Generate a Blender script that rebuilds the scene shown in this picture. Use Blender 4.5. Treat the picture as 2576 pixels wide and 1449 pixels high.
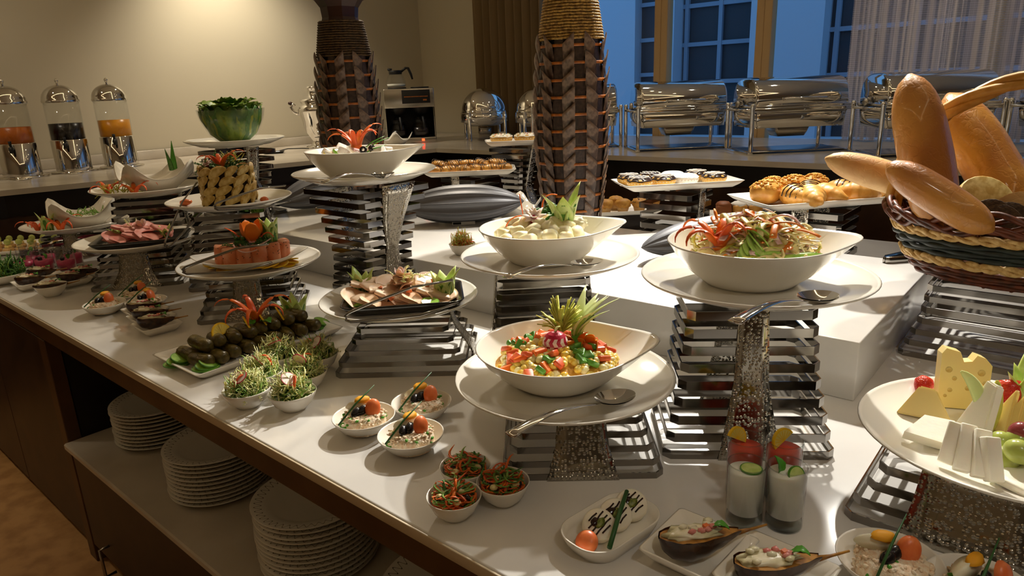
import bpy, bmesh, math, random
from mathutils import Vector, Matrix, noise
from math import sin, cos, pi, radians as R, sqrt, exp, atan2

S = bpy.context.scene
C = S.collection
for o in list(bpy.data.objects): bpy.data.objects.remove(o)
random.seed(7)

# ---------------------------------------------------------------- camera
# metres; z = 0 is the marble counter top, floor at z = -0.88
FOC, PITCH, ROLL, EYE = 1717.0, R(16.3), R(2.2), 0.60
fw = Vector((0, cos(PITCH), -sin(PITCH))); r0 = Vector((1, 0, 0)); d0 = Vector((0, -sin(PITCH), -cos(PITCH)))
ix = r0*cos(ROLL) + d0*sin(ROLL); iy = -r0*sin(ROLL) + d0*cos(ROLL)
cam_d = bpy.data.cameras.new('camera'); cam = bpy.data.objects.new('camera', cam_d); C.objects.link(cam)
mw = Matrix.Identity(4)
for k in range(3):
    mw[k][0] = ix[k]; mw[k][1] = -iy[k]; mw[k][2] = -fw[k]
mw[2][3] = EYE
cam.matrix_world = mw
cam_d.sensor_width = 36; cam_d.lens = FOC/2576*36; cam_d.clip_start = 0.02; cam_d.clip_end = 200
S.camera = cam
def at(px, py, z=0.0):
    """a point seen in the photograph, on the level plane of height z"""
    d = fw*FOC + ix*(px-1288) + iy*(py-724.5)
    t = (z-EYE)/d.z
    return Vector((d.x*t, d.y*t, z))
# the island and the room share these two level axes (u along the counter edge, v away from it)
UX, UY, VX, VY = 0.757, -0.653, 0.653, 0.757
IA = atan2(UY, UX)
def uv(u, v, z=0.0): return Vector((u*UX+v*VX, u*UY+v*VY, z))

# ---------------------------------------------------------------- world, exposure
S.view_settings.view_transform = 'Standard'; S.view_settings.look = 'None'
S.view_settings.exposure = 0.95; S.view_settings.gamma = 1.0; S.view_settings.use_curve_mapping = False
W = bpy.data.worlds.new('dusk'); S.world = W; W.use_nodes = True
bg = W.node_tree.nodes['Background']; bg.inputs[0].default_value = (0.12, 0.32, 0.66, 1); bg.inputs[1].default_value = 0.62

def lamp_light(name, kind, loc, power, col=(1, .80, .52), size=.05, spot=None, aim=None, blend=.6, parent=None):
    l = bpy.data.lights.new(name, kind); l.energy = power; l.color = col
    if kind == 'AREA': l.size = size
    else: l.shadow_soft_size = size
    if spot: l.spot_size = R(spot); l.spot_blend = blend
    o = bpy.data.objects.new(name, l); C.objects.link(o); o.location = loc
    if aim is not None:
        o.rotation_euler = (Vector(aim)-Vector(loc)).to_track_quat('-Z', 'Y').to_euler()
    return o
CEIL = 2.05
# recessed ceiling downlights, the last two added as fill: (position u,v) (aim u,v) power cone size
DOWNLIGHTS_AND_FILLS = [
    ((-1.20, 2.92), (-0.72, 0.98), 350, 62, .045, 1),
    ((-0.35, 2.70), (-0.30, 1.05), 70, 64, .045, 1),
    ((-2.75, 2.75), (-2.10, 1.20), 110, 66, .045, 0),
    ((-1.60, 3.10), (-1.40, 2.30), 60, 70, .045, 1),
    ((-4.70, 2.75), (-5.20, 2.95), 85, 105, .05, 0),
    ((-4.55, 0.60), (-5.0, 0.90), 16, 110, .05, 0),
    ((-2.20, 3.75), (-2.3, 3.9), 12, 100, .05, 0),
    ((-0.90, 3.75), (-0.8, 3.9), 10, 100, .05, 0),
    ((-3.5, -0.30), (-3.35, -0.10), 50, 58, .08, 0),  # lamp added to brighten the floor at the left
    ((0.75, 0.10), (0.22, 0.98), 20, 52, .10, 1),  # added fill from the front, aimed at the cheese plate
]
for k, (p, a, e, sp, sz, wh) in enumerate(DOWNLIGHTS_AND_FILLS):
    lamp_light('downlight_or_fill_beam', 'SPOT', uv(p[0], p[1], CEIL-.012), e, (1, .95, .86) if wh else (1, .88, .70), sz, sp, uv(a[0], a[1], 0), .85)

# ---------------------------------------------------------------- materials
def lin(h):
    c = [int(h[i:i+2], 16)/255 for i in (0, 2, 4)]
    return tuple(x/12.92 if x <= .04045 else ((x+.055)/1.055)**2.4 for x in c) + (1,)
MATS = {}
def mat(name, col, rough=.5, metal=0, col2=None, nscale=20, bump=0, bscale=None, sss=0, trans=0, ior=1.45, coat=0, emit=None, estr=0, detail=3, lo=.4, hi=.62, spec=.5, voro=False, sheen=0, alpha=1, crack=0):
    m = bpy.data.materials.new(name); m.use_nodes = True; nt = m.node_tree; N = nt.nodes; L = nt.links
    b = N['Principled BSDF']; I = b.inputs
    I['Base Color'].default_value = lin(col); I['Roughness'].default_value = rough; I['Metallic'].default_value = metal
    I['IOR'].default_value = ior; I['Specular IOR Level'].default_value = spec
    if sss:
        I['Subsurface Weight'].default_value = sss; I['Subsurface Radius'].default_value = (1, .6, .3); I['Subsurface Scale'].default_value = .008
    if trans: I['Transmission Weight'].default_value = trans
    if coat: I['Coat Weight'].default_value = coat; I['Coat Roughness'].default_value = .08
    if sheen: I['Sheen Weight'].default_value = sheen
    if emit: I['Emission Color'].default_value = lin(emit); I['Emission Strength'].default_value = estr
    if alpha < 1: I['Alpha'].default_value = alpha
    tc = N.new('ShaderNodeTexCoord')
    if col2:
        n = N.new('ShaderNodeTexNoise'); n.inputs['Scale'].default_value = nscale; n.inputs['Detail'].default_value = detail
        r = N.new('ShaderNodeValToRGB'); r.color_ramp.elements[0].position = lo; r.color_ramp.elements[1].position = hi
        r.color_ramp.elements[0].color = lin(col); r.color_ramp.elements[1].color = lin(col2)
        L.new(tc.outputs['Object'], n.inputs['Vector']); L.new(n.outputs['Fac'], r.inputs['Fac']); L.new(r.outputs['Color'], I['Base Color'])
    if bump:
        if voro:
            t = N.new('ShaderNodeTexVoronoi'); t.inputs['Randomness'].default_value = .65; mr0 = N.new('ShaderNodeMapRange'); mr0.interpolation_type = 'SMOOTHSTEP'; mr0.inputs['From Max'].default_value = .5; mr0.inputs['To Min'].default_value = 1; mr0.inputs['To Max'].default_value = 0; L.new(t.outputs['Distance'], mr0.inputs['Value']); out = mr0.outputs[0]
        else:
            t = N.new('ShaderNodeTexNoise'); out = t.outputs['Fac']; t.inputs['Detail'].default_value = 4
        t.inputs['Scale'].default_value = bscale or nscale
        bp = N.new('ShaderNodeBump'); bp.inputs['Strength'].default_value = bump; bp.inputs['Distance'].default_value = .004
        if voro: bp.invert = False
        L.new(tc.outputs['Object'], t.inputs['Vector']); L.new(out, bp.inputs['Height']); L.new(bp.outputs['Normal'], I['Normal'])
    if crack:   # thin wandering cracks and blisters of a baked crust
        v = N.new('ShaderNodeTexVoronoi'); v.feature = 'DISTANCE_TO_EDGE'; v.inputs['Scale'].default_value = 42; v.inputs['Randomness'].default_value = 1
        nz = N.new('ShaderNodeTexNoise'); nz.inputs['Scale'].default_value = 30; vm = N.new('ShaderNodeMixRGB'); vm.inputs[0].default_value = .06
        L.new(tc.outputs['Object'], nz.inputs['Vector']); L.new(tc.outputs['Object'], vm.inputs[1]); L.new(nz.outputs['Color'], vm.inputs[2]); L.new(vm.outputs[0], v.inputs['Vector'])
        mr = N.new('ShaderNodeMapRange'); mr.inputs['From Max'].default_value = .10; L.new(v.outputs['Distance'], mr.inputs['Value'])
        b2 = N.new('ShaderNodeBump'); b2.inputs['Strength'].default_value = .16; b2.inputs['Distance'].default_value = .003; L.new(mr.outputs[0], b2.inputs['Height'])
        if bump: L.new(bp.outputs['Normal'], b2.inputs['Normal'])
        L.new(b2.outputs['Normal'], I['Normal'])
    MATS[name] = m
    return m
# ceramics, stone, metal, wood
mat('porcelain', 'f1ece0', .16, coat=.25)
mat('porcelain_old', 'cfc9bb', .2, coat=.2)
mat('black_ware', '14120f', .22, coat=.3)
mat('marble', 'efece6', .12, col2='d6d3cf', nscale=2.6, detail=8, lo=.38, hi=.75)
mat('marble_shelf', 'cfc6b6', .2, col2='bdb3a2', nscale=3, detail=6)
mat('stone_edge', 'c9b89a', .3)
mat('steel', '8f8b85', .10, metal=1)
mat('steel_soft', 'b9b4aa', .24, metal=1)
mat('chrome', 'dcdad6', .05, metal=1)
mat('hammered', 'b5b0a5', .12, metal=1, bump=.6, bscale=170, voro=True)
mat('wood_dark', '3d2817', .42, col2='301d10', nscale=9, detail=6)
mat('wood_mid', '5a3d22', .45, col2='4a3019', nscale=8, detail=6)
mat('wood_black', '1d130d', .45)
mat('floor_wood', 'a67a46', .5, col2='8f6434', nscale=14, detail=6)
mat('wall_paint', 'c6bda6', .85, bump=.05, bscale=180)
mat('ceiling_paint', 'ded3bd', .9)
mat('window_frame', 'c8a674', .5)
mat('outer_wall', 'c9ced6', .8)
mat('outer_dark', '3a3d42', .5)
mat('outer_line', '9aa3b0', .7)
mat('snow', 'dfe4ea', .9)
mat('lamp_glow', 'fff2d8', .5, emit='ffe2b0', estr=14)
mat('strip_glow', 'fff2d8', .5, emit='ffe3b4', estr=2.0)
mat('led_red', 'ff3018', .5, emit='ff2a10', estr=6)
mat('rubber_black', '100f0e', .5)
mat('curtain_brown', '8a7350', .9, sheen=.3)
mat('charcoal', '67676a', .45, metal=.2, bump=.1, bscale=60)
mat('label_print', '15130f', .6); mat('label_white', 'c9c5bb', .6)
def thin_glass(name, tint=(1, 1, 1, 1), f0=.6):
    m = bpy.data.materials.new(name); m.use_nodes = True; nt = m.node_tree; N = nt.nodes; L = nt.links
    N.remove(N['Principled BSDF']); t = N.new('ShaderNodeBsdfTransparent'); t.inputs[0].default_value = tint
    g = N.new('ShaderNodeBsdfGlossy'); g.inputs['Roughness'].default_value = .01; fr = N.new('ShaderNodeMath'); fr.operation = 'MULTIPLY_ADD'; lw = N.new('ShaderNodeLayerWeight'); lw.inputs[0].default_value = .5; pw_ = N.new('ShaderNodeMath'); pw_.operation = 'POWER'; pw_.inputs[1].default_value = 4; L.new(lw.outputs['Facing'], pw_.inputs[0]); L.new(pw_.outputs[0], fr.inputs[0]); fr.inputs[1].default_value = f0; fr.inputs[2].default_value = .02
    mx = N.new('ShaderNodeMixShader'); L.new(fr.outputs[0], mx.inputs[0]); L.new(t.outputs[0], mx.inputs[1]); L.new(g.outputs[0], mx.inputs[2]); L.new(mx.outputs[0], N['Material Output'].inputs['Surface'])
    MATS[name] = m
thin_glass('glass', (.975, .98, .978, 1), .7); thin_glass('glass_thin', (.97, .975, .975, 1), .4)
thin_glass('glass_rim', (.9, .92, .91, 1), 1.0)
# woven vases, basket
mat('strip_dark', '3f2f27', .42, col2='2b1f19', nscale=90, detail=3)
mat('strip_leaf', '77604e', .34, col2='46342a', nscale=55, detail=3)
mat('cane', 'b0641c', .32, col2='8a4a14', nscale=60)
mat('rope', 'c29a4c', .55, col2='7a5826', nscale=120, bump=.3, bscale=400)
mat('rope_dark', '5f4726', .6, col2='35240f', nscale=120, bump=.3, bscale=400)
mat('vase_neck', '3b1f16', .35, col2='2a150e', nscale=10)
mat('vase_core', '0f0b08', .7)
mat('wicker_brown', '6a3116', .38, col2='43200f', nscale=60)
mat('wicker_green', '26302a', .5, col2='1a211d', nscale=60)
mat('wicker_straw', 'dfbd7c', .55, col2='bd9450', nscale=90)
mat('willow', 'd8a552', .4, col2='c08a38', nscale=40)
# food
mat('tomato', 'e2703a', .34, sss=.15, col2='ea8248', nscale=60)
mat('tomato_orange', 'd9542a', .3, sss=.15, col2='e4743c', nscale=80)
mat('pepper_orange', 'f47c28', .34, sss=.15, col2='ec6420', nscale=40)
mat('pepper_red', 'ea6530', .34, sss=.15)
mat('carrot', 'e8801e', .4, sss=.15)
mat('cuke_flesh', 'cfe08e', .3, sss=.2, col2='b6d06c', nscale=60)
mat('cuke_skin', '5f9a34', .3, col2='478226', nscale=50)
mat('cuke_mid', '84b63c', .3, sss=.1, col2='a5cc5c', nscale=50)
mat('celery', 'd4e29a', .35, sss=.2)
mat('leek', 'd9d768', .5, sss=.2, col2='c4c84e', nscale=40)
mat('frisee', 'f3f0b4', .5, sss=.3, col2='dfe088', nscale=60)
mat('greens', '6f9c3c', .45, sss=.1, col2='94b858', nscale=60)
mat('greens_dark', '41702a', .5, col2='55883a', nscale=80)
mat('lettuce', '3f661f', .45, col2='86a03c', nscale=16)
mat('lettuce_top', 'a4a832', .45, col2='5f8526', nscale=25)
mat('parsley', '2c5a1b', .55, col2='47782a', nscale=150)
mat('chive', '2f5f2a', .4)
mat('leaf_green', '4f9a2c', .35)
mat('radish_skin', 'b8203c', .3); mat('radish_flesh', 'f0dcd2', .35, sss=.2)
mat('olive_black', '1c1717', .22)
mat('egg_white', 'f0e8cc', .35, sss=.2); mat('egg_yolk', 'f0a81c', .6, sss=.1)
mat('tuna', 'f6e6cc', .6, col2='eac8a2', nscale=170, bump=.6, bscale=300, sss=.1)
mat('corn', 'f0c23c', .28, sss=.2, col2='f3d873', nscale=120)
mat('corn_pale', 'f0e0a0', .3, sss=.2)
mat('feta', 'f2ecdf', .6, col2='e4dccc', nscale=60, sss=.1)
mat('potato', 'f0e4ae', .5, sss=.2, col2='f6efd0', nscale=40)
mat('mayo', 'f0e8cc', .3, sss=.1, col2='d9d2a8', nscale=60)
mat('wedge_flesh', 'e4cc84', .5, col2='c4a050', nscale=60)
mat('wedge_skin', 'b08c48', .5, col2='7c5a26', nscale=60)
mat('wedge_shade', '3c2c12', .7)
mat('salmon', 'e0875a', .35, sss=.2, col2='e9a27c', nscale=35)
mat('herb', '2b2f18', .6)
mat('lemon_rind', 'f0c21c', .35, sss=.1); mat('lemon_flesh', 'e8cf68', .25, sss=.3)
mat('orange_slice', 'e8a01c', .3, sss=.2)
mat('dolma', '665620', .34, col2='453a13', nscale=60, bump=.7, bscale=70, coat=.15)
mat('mortadella', 'f6cba6', .4, sss=.2, col2='f8d6b8', nscale=30)
mat('mortadella_edge', 'eeb088', .4, sss=.1)
mat('ham', 'd9837a', .36, sss=.2, col2='e39c92', nscale=30)
mat('onion_pink', 'd8b4b0', .3, sss=.3)
mat('aubergine_skin', '2a1711', .25, col2='4a2c18', nscale=40, coat=.3)
mat('aubergine_flesh', 'c08a3c', .4, col2='8a5a24', nscale=60)
mat('white_cheese', 'f4eedc', .5, sss=.2, bump=.2, bscale=60)
mat('yellow_cheese', 'f0d684', .42, sss=.2)
mat('swiss_cheese', 'ecd38c', .42, sss=.2)
mat('grape', 'a9b456', .22, sss=.35, col2='bcc66e', nscale=30)
mat('grape_red', '8a3a3c', .22, sss=.3)
mat('strawberry', 'c02418', .28, sss=.1, col2='d84a2c', nscale=60, bump=.4, bscale=320, voro=True)
mat('mozzarella', 'f6efdc', .3, sss=.2); mat('balsamic', '2a130b', .15); mat('pesto', '5c6a24', .4, col2='8a8f3c', nscale=200)
mat('yogurt', 'f2f2e6', .35, sss=.2); mat('pink_mousse', 'b8365c', .35, sss=.2, col2='c8486a', nscale=40)
mat('red_juice', 'd8523c', .2, sss=.4); mat('juice_amber', 'c86a1a', .3); mat('juice_dark', '120a0d', .25); mat('juice_orange', 'f0a014', .3)
mat('blackberry', '20101a', .3)
mat('crust', 'c98c3e', .42, col2='b87634', nscale=9, bump=.35, bscale=48, coat=.45, crack=1)
mat('crust_pale', 'd8b072', .55, col2='c4935a', nscale=12, bump=.3, bscale=60, crack=1)
mat('crust_gold', 'd49a3e', .4, col2='bd7c2e', nscale=9, bump=.35, bscale=48, coat=.5, crack=1)
mat('crumb_dark', '54402a', .8, col2='3a2a1b', nscale=160, bump=.4, bscale=260)
mat('croissant', 'e2ac58', .4, col2='cf9038', nscale=40, bump=.2, bscale=50, coat=.3)
mat('bun', 'd9a04a', .4, col2='c07f2e', nscale=30, coat=.25)
mat('streusel', 'dba640', .7, col2='c48a2c', nscale=120, bump=.5, bscale=200)
mat('choc', '2c1912', .25, coat=.4); mat('icing', 'f4ecde', .45)
mat('sprinkle_icing', 'efe6cf', .4); mat('donut', 'e0ac50', .5, sss=.1)
mat('paper_cup', 'efe4cc', .8); mat('sugar', 'f6f2ea', .9, bump=.3, bscale=300)
mat('muffin', 'd09a44', .6, col2='b87f30', nscale=60, bump=.3, bscale=120)
mat('cake_brown', '8a4c1c', .6)
for nm, c in (('sp_red', 'd8452c'), ('sp_green', '4f9a4a'), ('sp_blue', '4a86b8'), ('sp_yellow', 'e8c23c')): mat(nm, c, .4)
def M_(*n): return [MATS[x] for x in n]

# ---------------------------------------------------------------- mesh helpers
def T(x=0, y=0, z=0): return Matrix.Translation((x, y, z))
def RX(a): return Matrix.Rotation(a, 4, 'X')
def RY(a): return Matrix.Rotation(a, 4, 'Y')
def RZ(a): return Matrix.Rotation(a, 4, 'Z')
def SC(x, y=None, z=None):
    m = Matrix.Identity(4); m[0][0] = x; m[1][1] = x if y is None else y; m[2][2] = x if z is None else z; return m
_ico = {}
def ico(sub):
    if sub not in _ico:
        bm = bmesh.new(); bmesh.ops.create_icosphere(bm, subdivisions=sub, radius=1)
        bm.verts.ensure_lookup_table()
        _ico[sub] = ([v.co.copy() for v in bm.verts], [[v.index for v in f.verts] for f in bm.faces]); bm.free()
    return _ico[sub]
class MB:
    def __init__(s): s.v = []; s.f = []; s.m = []; s.s = []
    def add(s, vs, fs, M=None, mi=0, sm=True):
        n = len(s.v)
        s.v += [(M @ Vector(v)) if M is not None else Vector(v) for v in vs]
        for f in fs:
            s.f.append([i+n for i in f]); s.m.append(mi); s.s.append(sm)
        return s
    def box(s, sx, sy, sz, M=None, mi=0):
        x, y, z = sx/2, sy/2, sz/2
        return s.add([(-x,-y,-z),(x,-y,-z),(x,y,-z),(-x,y,-z),(-x,-y,z),(x,-y,z),(x,y,z),(-x,y,z)],
                     [(0,3,2,1),(4,5,6,7),(0,1,5,4),(1,2,6,5),(2,3,7,6),(3,0,4,7)], M, mi, False)
    def rbox(s, sx, sy, sz, r=.002, M=None, mi=0, seg=2):
        bm = bmesh.new(); bmesh.ops.create_cube(bm, size=1)
        for v in bm.verts: v.co = Vector((v.co.x*sx, v.co.y*sy, v.co.z*sz))
        bmesh.ops.bevel(bm, geom=bm.edges[:], offset=r, segments=seg, affect='EDGES', profile=.5)
        bm.verts.index_update()
        vs = [v.co.copy() for v in bm.verts]; fs = [[v.index for v in f.verts] for f in bm.faces]; bm.free()
        return s.add(vs, fs, M, mi, seg > 1)
    def lathe(s, prof, n=32, M=None, mi=0, fn=None, sm=True, mis=None):
        vs = []; rows = []
        for (r, z) in prof:
            if r < 1e-7:
                rows.append([len(vs)]*n); vs.append(fn(0, z, 0) if fn else (0, 0, z))
            else:
                rows.append(list(range(len(vs), len(vs)+n)))
                for k in range(n):
                    a = 2*pi*k/n; vs.append(fn(r, z, a) if fn else (r*cos(a), r*sin(a), z))
        for i in range(len(rows)-1):
            a, b = rows[i], rows[i+1]; fs = []
            for k in range(n):
                q = [a[k], a[(k+1) % n], b[(k+1) % n], b[k]]; f = []
                for x in q:
                    if x not in f: f.append(x)
                if len(f) > 2: fs.append(f)
            if i == 0: s.add(vs, fs, M, mis[i] if mis else mi, sm); base = len(s.v)-len(vs)
            else:
                for f in fs: s.f.append([x+base for x in f]); s.m.append(mis[i] if mis else mi); s.s.append(sm)
        return s
    def loft(s, rings, M=None, mi=0, cap=True, closed=True, sm=True):
        n = len(rings[0]); vs = [p for r in rings for p in r]; fs = []
        for i in range(len(rings)-1):
            for k in range(n if closed else n-1):
                fs.append((i*n+k, i*n+(k+1) % n, (i+1)*n+(k+1) % n, (i+1)*n+k))
        if cap:
            fs.append(tuple(range(n))[::-1]); fs.append(tuple((len(rings)-1)*n+k for k in range(n)))
        return s.add(vs, fs, M, mi, sm)
    def tube(s, pts, r, n=6, M=None, mi=0, up=(0, 0, 1), flat=(1, 1), cap=True, sm=True, twist=0):
        pts = [Vector(p) for p in pts]; up = Vector(up); rings = []
        for i, p in enumerate(pts):
            t = (pts[min(i+1, len(pts)-1)]-pts[max(i-1, 0)]); t = t.normalized() if t.length > 1e-9 else Vector((0, 0, 1))
            sd = t.cross(up)
            if sd.length < 1e-4: sd = t.cross(Vector((1, 0.01, 0)))
            sd.normalize(); u2 = sd.cross(t); rr = r[i] if isinstance(r, (list, tuple)) else r
            tw = twist*i
            rings.append([p + sd*(cos(2*pi*k/n+tw)*rr*flat[0]) + u2*(sin(2*pi*k/n+tw)*rr*flat[1]) for k in range(n)])
        return s.loft(rings, M, mi, cap, True, sm)
    def prism(s, poly, h, M=None, mi=0, sm=False):
        n = len(poly)
        vs = [(x, y, 0) for x, y in poly]+[(x, y, h) for x, y in poly]
        fs = [tuple(range(n))[::-1], tuple(range(n, 2*n))]+[(k, (k+1) % n, n+(k+1) % n, n+k) for k in range(n)]
        return s.add(vs, fs, M, mi, sm)
    def blob(s, rx, ry=None, rz=None, sub=2, amp=0, freq=1, seed=0, M=None, mi=0):
        ry = rx if ry is None else ry; rz = rx if rz is None else rz
        vs, fs = ico(sub); out = []
        for v in vs:
            k = 1+(amp*noise.noise(v*freq+Vector((seed*7.3, seed*3.1, seed*1.7))) if amp else 0)
            out.append((v.x*rx*k, v.y*ry*k, v.z*rz*k))
        return s.add(out, fs, M, mi, True)
    def grid(s, fn, nu, nv, M=None, mi=0, wrap=False, sm=True):
        vs = [fn(i/nu, j/nv) for i in range(nu+(0 if wrap else 1)) for j in range(nv+1)]
        m = nu if wrap else nu+1; fs = []
        for i in range(nu):
            for j in range(nv):
                a = i*(nv+1)+j; b = ((i+1) % m)*(nv+1)+j
                fs.append((a, b, b+1, a+1))
        return s.add(vs, fs, M, mi, sm)
    def mesh(s, name, mats):
        me = bpy.data.meshes.new(name); me.from_pydata([tuple(v) for v in s.v], [], s.f)
        for m in mats: me.materials.append(MATS[m] if isinstance(m, str) else m)
        me.polygons.foreach_set('material_index', s.m); me.polygons.foreach_set('use_smooth', s.s); me.update()
        return me
def link(name, me, loc=(0, 0, 0), rz=0, parent=None, rot=None, sc=None):
    o = bpy.data.objects.new(name, me); C.objects.link(o)
    o.location = loc; o.rotation_euler = rot if rot is not None else (0, 0, rz)
    if sc is not None: o.scale = (sc, sc, sc) if not isinstance(sc, (list, tuple)) else sc
    if parent is not None: o.parent = parent
    return o
def tag(o, label, cat, group=None, kind=None):
    o['label'] = label; o['category'] = cat
    if group: o['group'] = group
    if kind: o['kind'] = kind
    return o
def item(name, mb, mats, loc, label, cat, rz=0, group=None, kind=None, rot=None, sc=None):
    me = mb.mesh(name, mats) if isinstance(mb, MB) else mb
    return tag(link(name, me, loc, rz, None, rot, sc), label, cat, group, kind)
def empty(name, loc, label, cat, rz=0, group=None):
    o = link(name, None, loc, rz); o.empty_display_size = .05
    return tag(o, label, cat, group)
def part(name, mb, mats, parent, loc=(0, 0, 0), rz=0, rot=None, kind=None, label=None, sc=None):
    me = mb.mesh(name, mats) if isinstance(mb, MB) else mb
    o = link(name, me, loc, rz, parent, rot, sc)
    if kind: o['kind'] = kind
    if label: o['label'] = label
    return o
def struct(name, mb, mats, label, loc=(0, 0, 0), rz=0, rot=None, cat=None):
    o = link(name, mb.mesh(name, mats) if mb is not None else None, loc, rz, None, rot); o['kind'] = 'structure'
    o['label'] = label; o['category'] = cat or name.split('_')[0]
    return o
def bez(p0, p1, p2, n=8):
    p0, p1, p2 = Vector(p0), Vector(p1), Vector(p2)
    return [p0*(1-t)**2+p1*2*t*(1-t)+p2*t*t for t in [i/n for i in range(n+1)]]
def rnd(a, b): return random.uniform(a, b)
# ================================================================ room shell
FL = -0.88
def ubox(name, u0, u1, v0, v1, z0, z1, m, label, cat=None, bev=0):
    b = MB()
    if bev: b.rbox(u1-u0, v1-v0, z1-z0, bev)
    else: b.box(u1-u0, v1-v0, z1-z0)
    return struct(name, b, [m], label, uv((u0+u1)/2, (v0+v1)/2, (z0+z1)/2), IA, cat=cat)
WB = 4.90
ubox('floor', -5.5, 4.6, -3.2, 5.05, FL-.06, FL, 'floor_wood', 'warm brown wooden floor in front of the buffet')
ubox('ceiling', -5.5, 4.6, -3.2, 5.05, CEIL, CEIL+.08, 'ceiling_paint', 'cream ceiling above the buffet')
ubox('wall_left', -5.45, -5.30, -3.2, 5.05, FL, CEIL, 'wall_paint', 'plain cream wall behind the juice dispensers')
ubox('wall_right', 4.45, 4.6, -3.2, 5.05, FL, CEIL, 'wall_paint', 'cream wall at the right end of the room')
ubox('wall_rear', -5.5, 4.6, -3.2, -3.05, FL, CEIL, 'wall_paint', 'cream wall across the room from the window')
ubox('wall_back', -5.30, -3.78, WB, WB+.15, FL, CEIL, 'wall_paint', 'short cream wall between the coffee machine and the window')
# window: frames and panes
def window(n, u0, u1, label):
    w = struct('window_%d' % n, None, None, label, uv((u0+u1)/2, WB+.05, FL), IA, cat='window')
    hh = CEIL-FL; wd = u1-u0
    for nm, sx, x, z, sz in (('frame_post', .055, -wd/2+.0275, hh/2, hh), ('frame_post', .055, wd/2-.0275, hh/2, hh)):
        part(nm, MB().rbox(sx, .09, sz, .006), ['window_frame'], w, (x, 0, z))
    for z in (.03, hh-.03):
        part('frame_rail', MB().rbox(wd-.11, .08, .06, .006), ['window_frame'], w, (0, 0, z))
    part('pane', MB().box(wd-.11, .008, hh-.12), ['glass_thin'], w, (0, .01, hh/2))
    return w
window(1, -3.78, -2.66, 'window pane between the brown curtain and the first tan post')
window(2, -2.66, -1.88, 'window pane between the two tan posts')
window(3, -1.88, -0.55, 'window pane partly covered by the striped sheer curtain')
window(4, -0.55, 1.3, 'window pane behind the sheer curtain at the right')
window(5, 1.3, 4.45, 'wide window pane at the far right end')
# marble ledge along the two walls, dark cabinet under it
def poly_slab(poly, z0, z1, name, m, label, cat):
    b = MB(); b.prism([(uv(*p).x, uv(*p).y) for p in poly], z1-z0, T(0, 0, z0))
    return item(name, b, [m], (0, 0, 0), label, cat)
LED = [(-5.29, -1.0), (-4.22, -1.0), (-4.20, .95), (-3.70, 3.50), (4.4, 3.40), (4.4, WB-.01), (-5.29, WB-.01)]
poly_slab(LED, .172, .20, 'wall_counter_top', 'marble_shelf', 'pale stone counter top along the walls under the chafing dishes', 'worktop')
LE2 = [(-5.28, -.98), (-4.30, -.98), (-4.28, .98), (-3.80, 3.60), (4.38, 3.50), (4.38, WB-.02), (-5.28, WB-.02)]
LE3 = [(-5.28, -.98), (-4.24, -.98), (-4.22, .97), (-3.73, 3.54), (4.38, 3.43), (4.38, WB-.02), (-5.28, WB-.02)]
wc = empty('wall_cabinet', (0, 0, FL), 'dark wooden cabinet run under the pale wall counter', 'cabinet')
b = MB(); b.prism([(uv(*p).x, uv(*p).y) for p in LE2], .12, T(0, 0, .052-FL)); part('recess_panel', b, ['wood_black'], wc)
b = MB(); b.prism([(uv(*p).x, uv(*p).y) for p in LE3], .052-FL); part('cabinet_body', b, ['wood_dark'], wc)
b = MB(); b.rbox(.03, 5.6, .065, .003); item('backsplash', b, ['marble_shelf'], uv(-5.272, 1.9, .233), 'low pale stone backsplash along the cream wall', 'backsplash', IA)
# ---------------------------------------------------------------- island
VE = .543                       # front edge of the counter
ctop = MB().rbox(5.0, 2.26, .022, .004); ctop_o = item('counter_top', ctop, ['marble'], uv(-1.25, VE+1.13, -.011), 'white marble counter top of the buffet island', 'worktop', IA)
part('stone_lip', MB().rbox(5.0, .004, .018, .001), ['stone_edge'], ctop_o, (0, -1.1315, 0))
cab = empty('buffet_cabinet', uv(-1.25, VE, FL), 'brown wooden buffet cabinet with an open plate niche', 'cabinet', IA)
def cpart(name, u0, u1, v0, v1, z0, z1, m, bev=.002):
    return part(name, MB().rbox(u1-u0, v1-v0, z1-z0, bev, seg=1), [m], cab, ((u0+u1)/2+1.25, (v0+v1)/2-VE, (z0+z1)/2-FL))
cpart('fascia', -3.72, 1.22, VE+.012, VE+.05, -.085, -.023, 'wood_mid')
cpart('stile', -2.43, -2.37, VE+.010, VE+.05, FL+.0, -.086, 'wood_mid')
cpart('door', -3.05, -2.436, VE+.014, VE+.05, FL+.06, -.09, 'wood_dark')
cpart('door', -3.70, -3.056, VE+.014, VE+.05, FL+.06, -.09, 'wood_dark')
cpart('cabinet_body', -3.70, -2.375, VE+.052, VE+2.2, FL, -.024, 'wood_black')
cpart('niche_back', -2.37, 1.2, VE+.62, VE+.66, -.43, -.024, 'wood_black')
cpart('niche_side', 1.16, 1.2, VE+.05, VE+.62, -.43, -.086, 'wood_black')
cpart('rear_body', -2.37, 1.2, VE+.67, VE+2.2, FL, -.024, 'wood_black')
cpart('niche_shelf', -2.37, 1.2, VE-.004, VE+.61, -.452, -.43, 'marble_shelf', .004)
for u0, u1 in ((-2.365, -1.30), (-1.294, -.25), (-.244, 1.2)):
    d = cpart('drawer', u0, u1, VE+.012, VE+.05, FL+.07, -.456, 'wood_dark')
    hb = MB().tube([(0, .02, -.05), (0, -.012, -.05), (0, -.012, .05), (0, .02, .05)], .005, 8, up=(1, 0, 0))
    part('handle', hb, ['steel_soft'], d, (-(u1-u0)/2+.16, -.035, -.16))
cpart('plinth', -3.7, 1.2, VE+.05, VE+.09, FL, FL+.07, 'wood_black')
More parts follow.
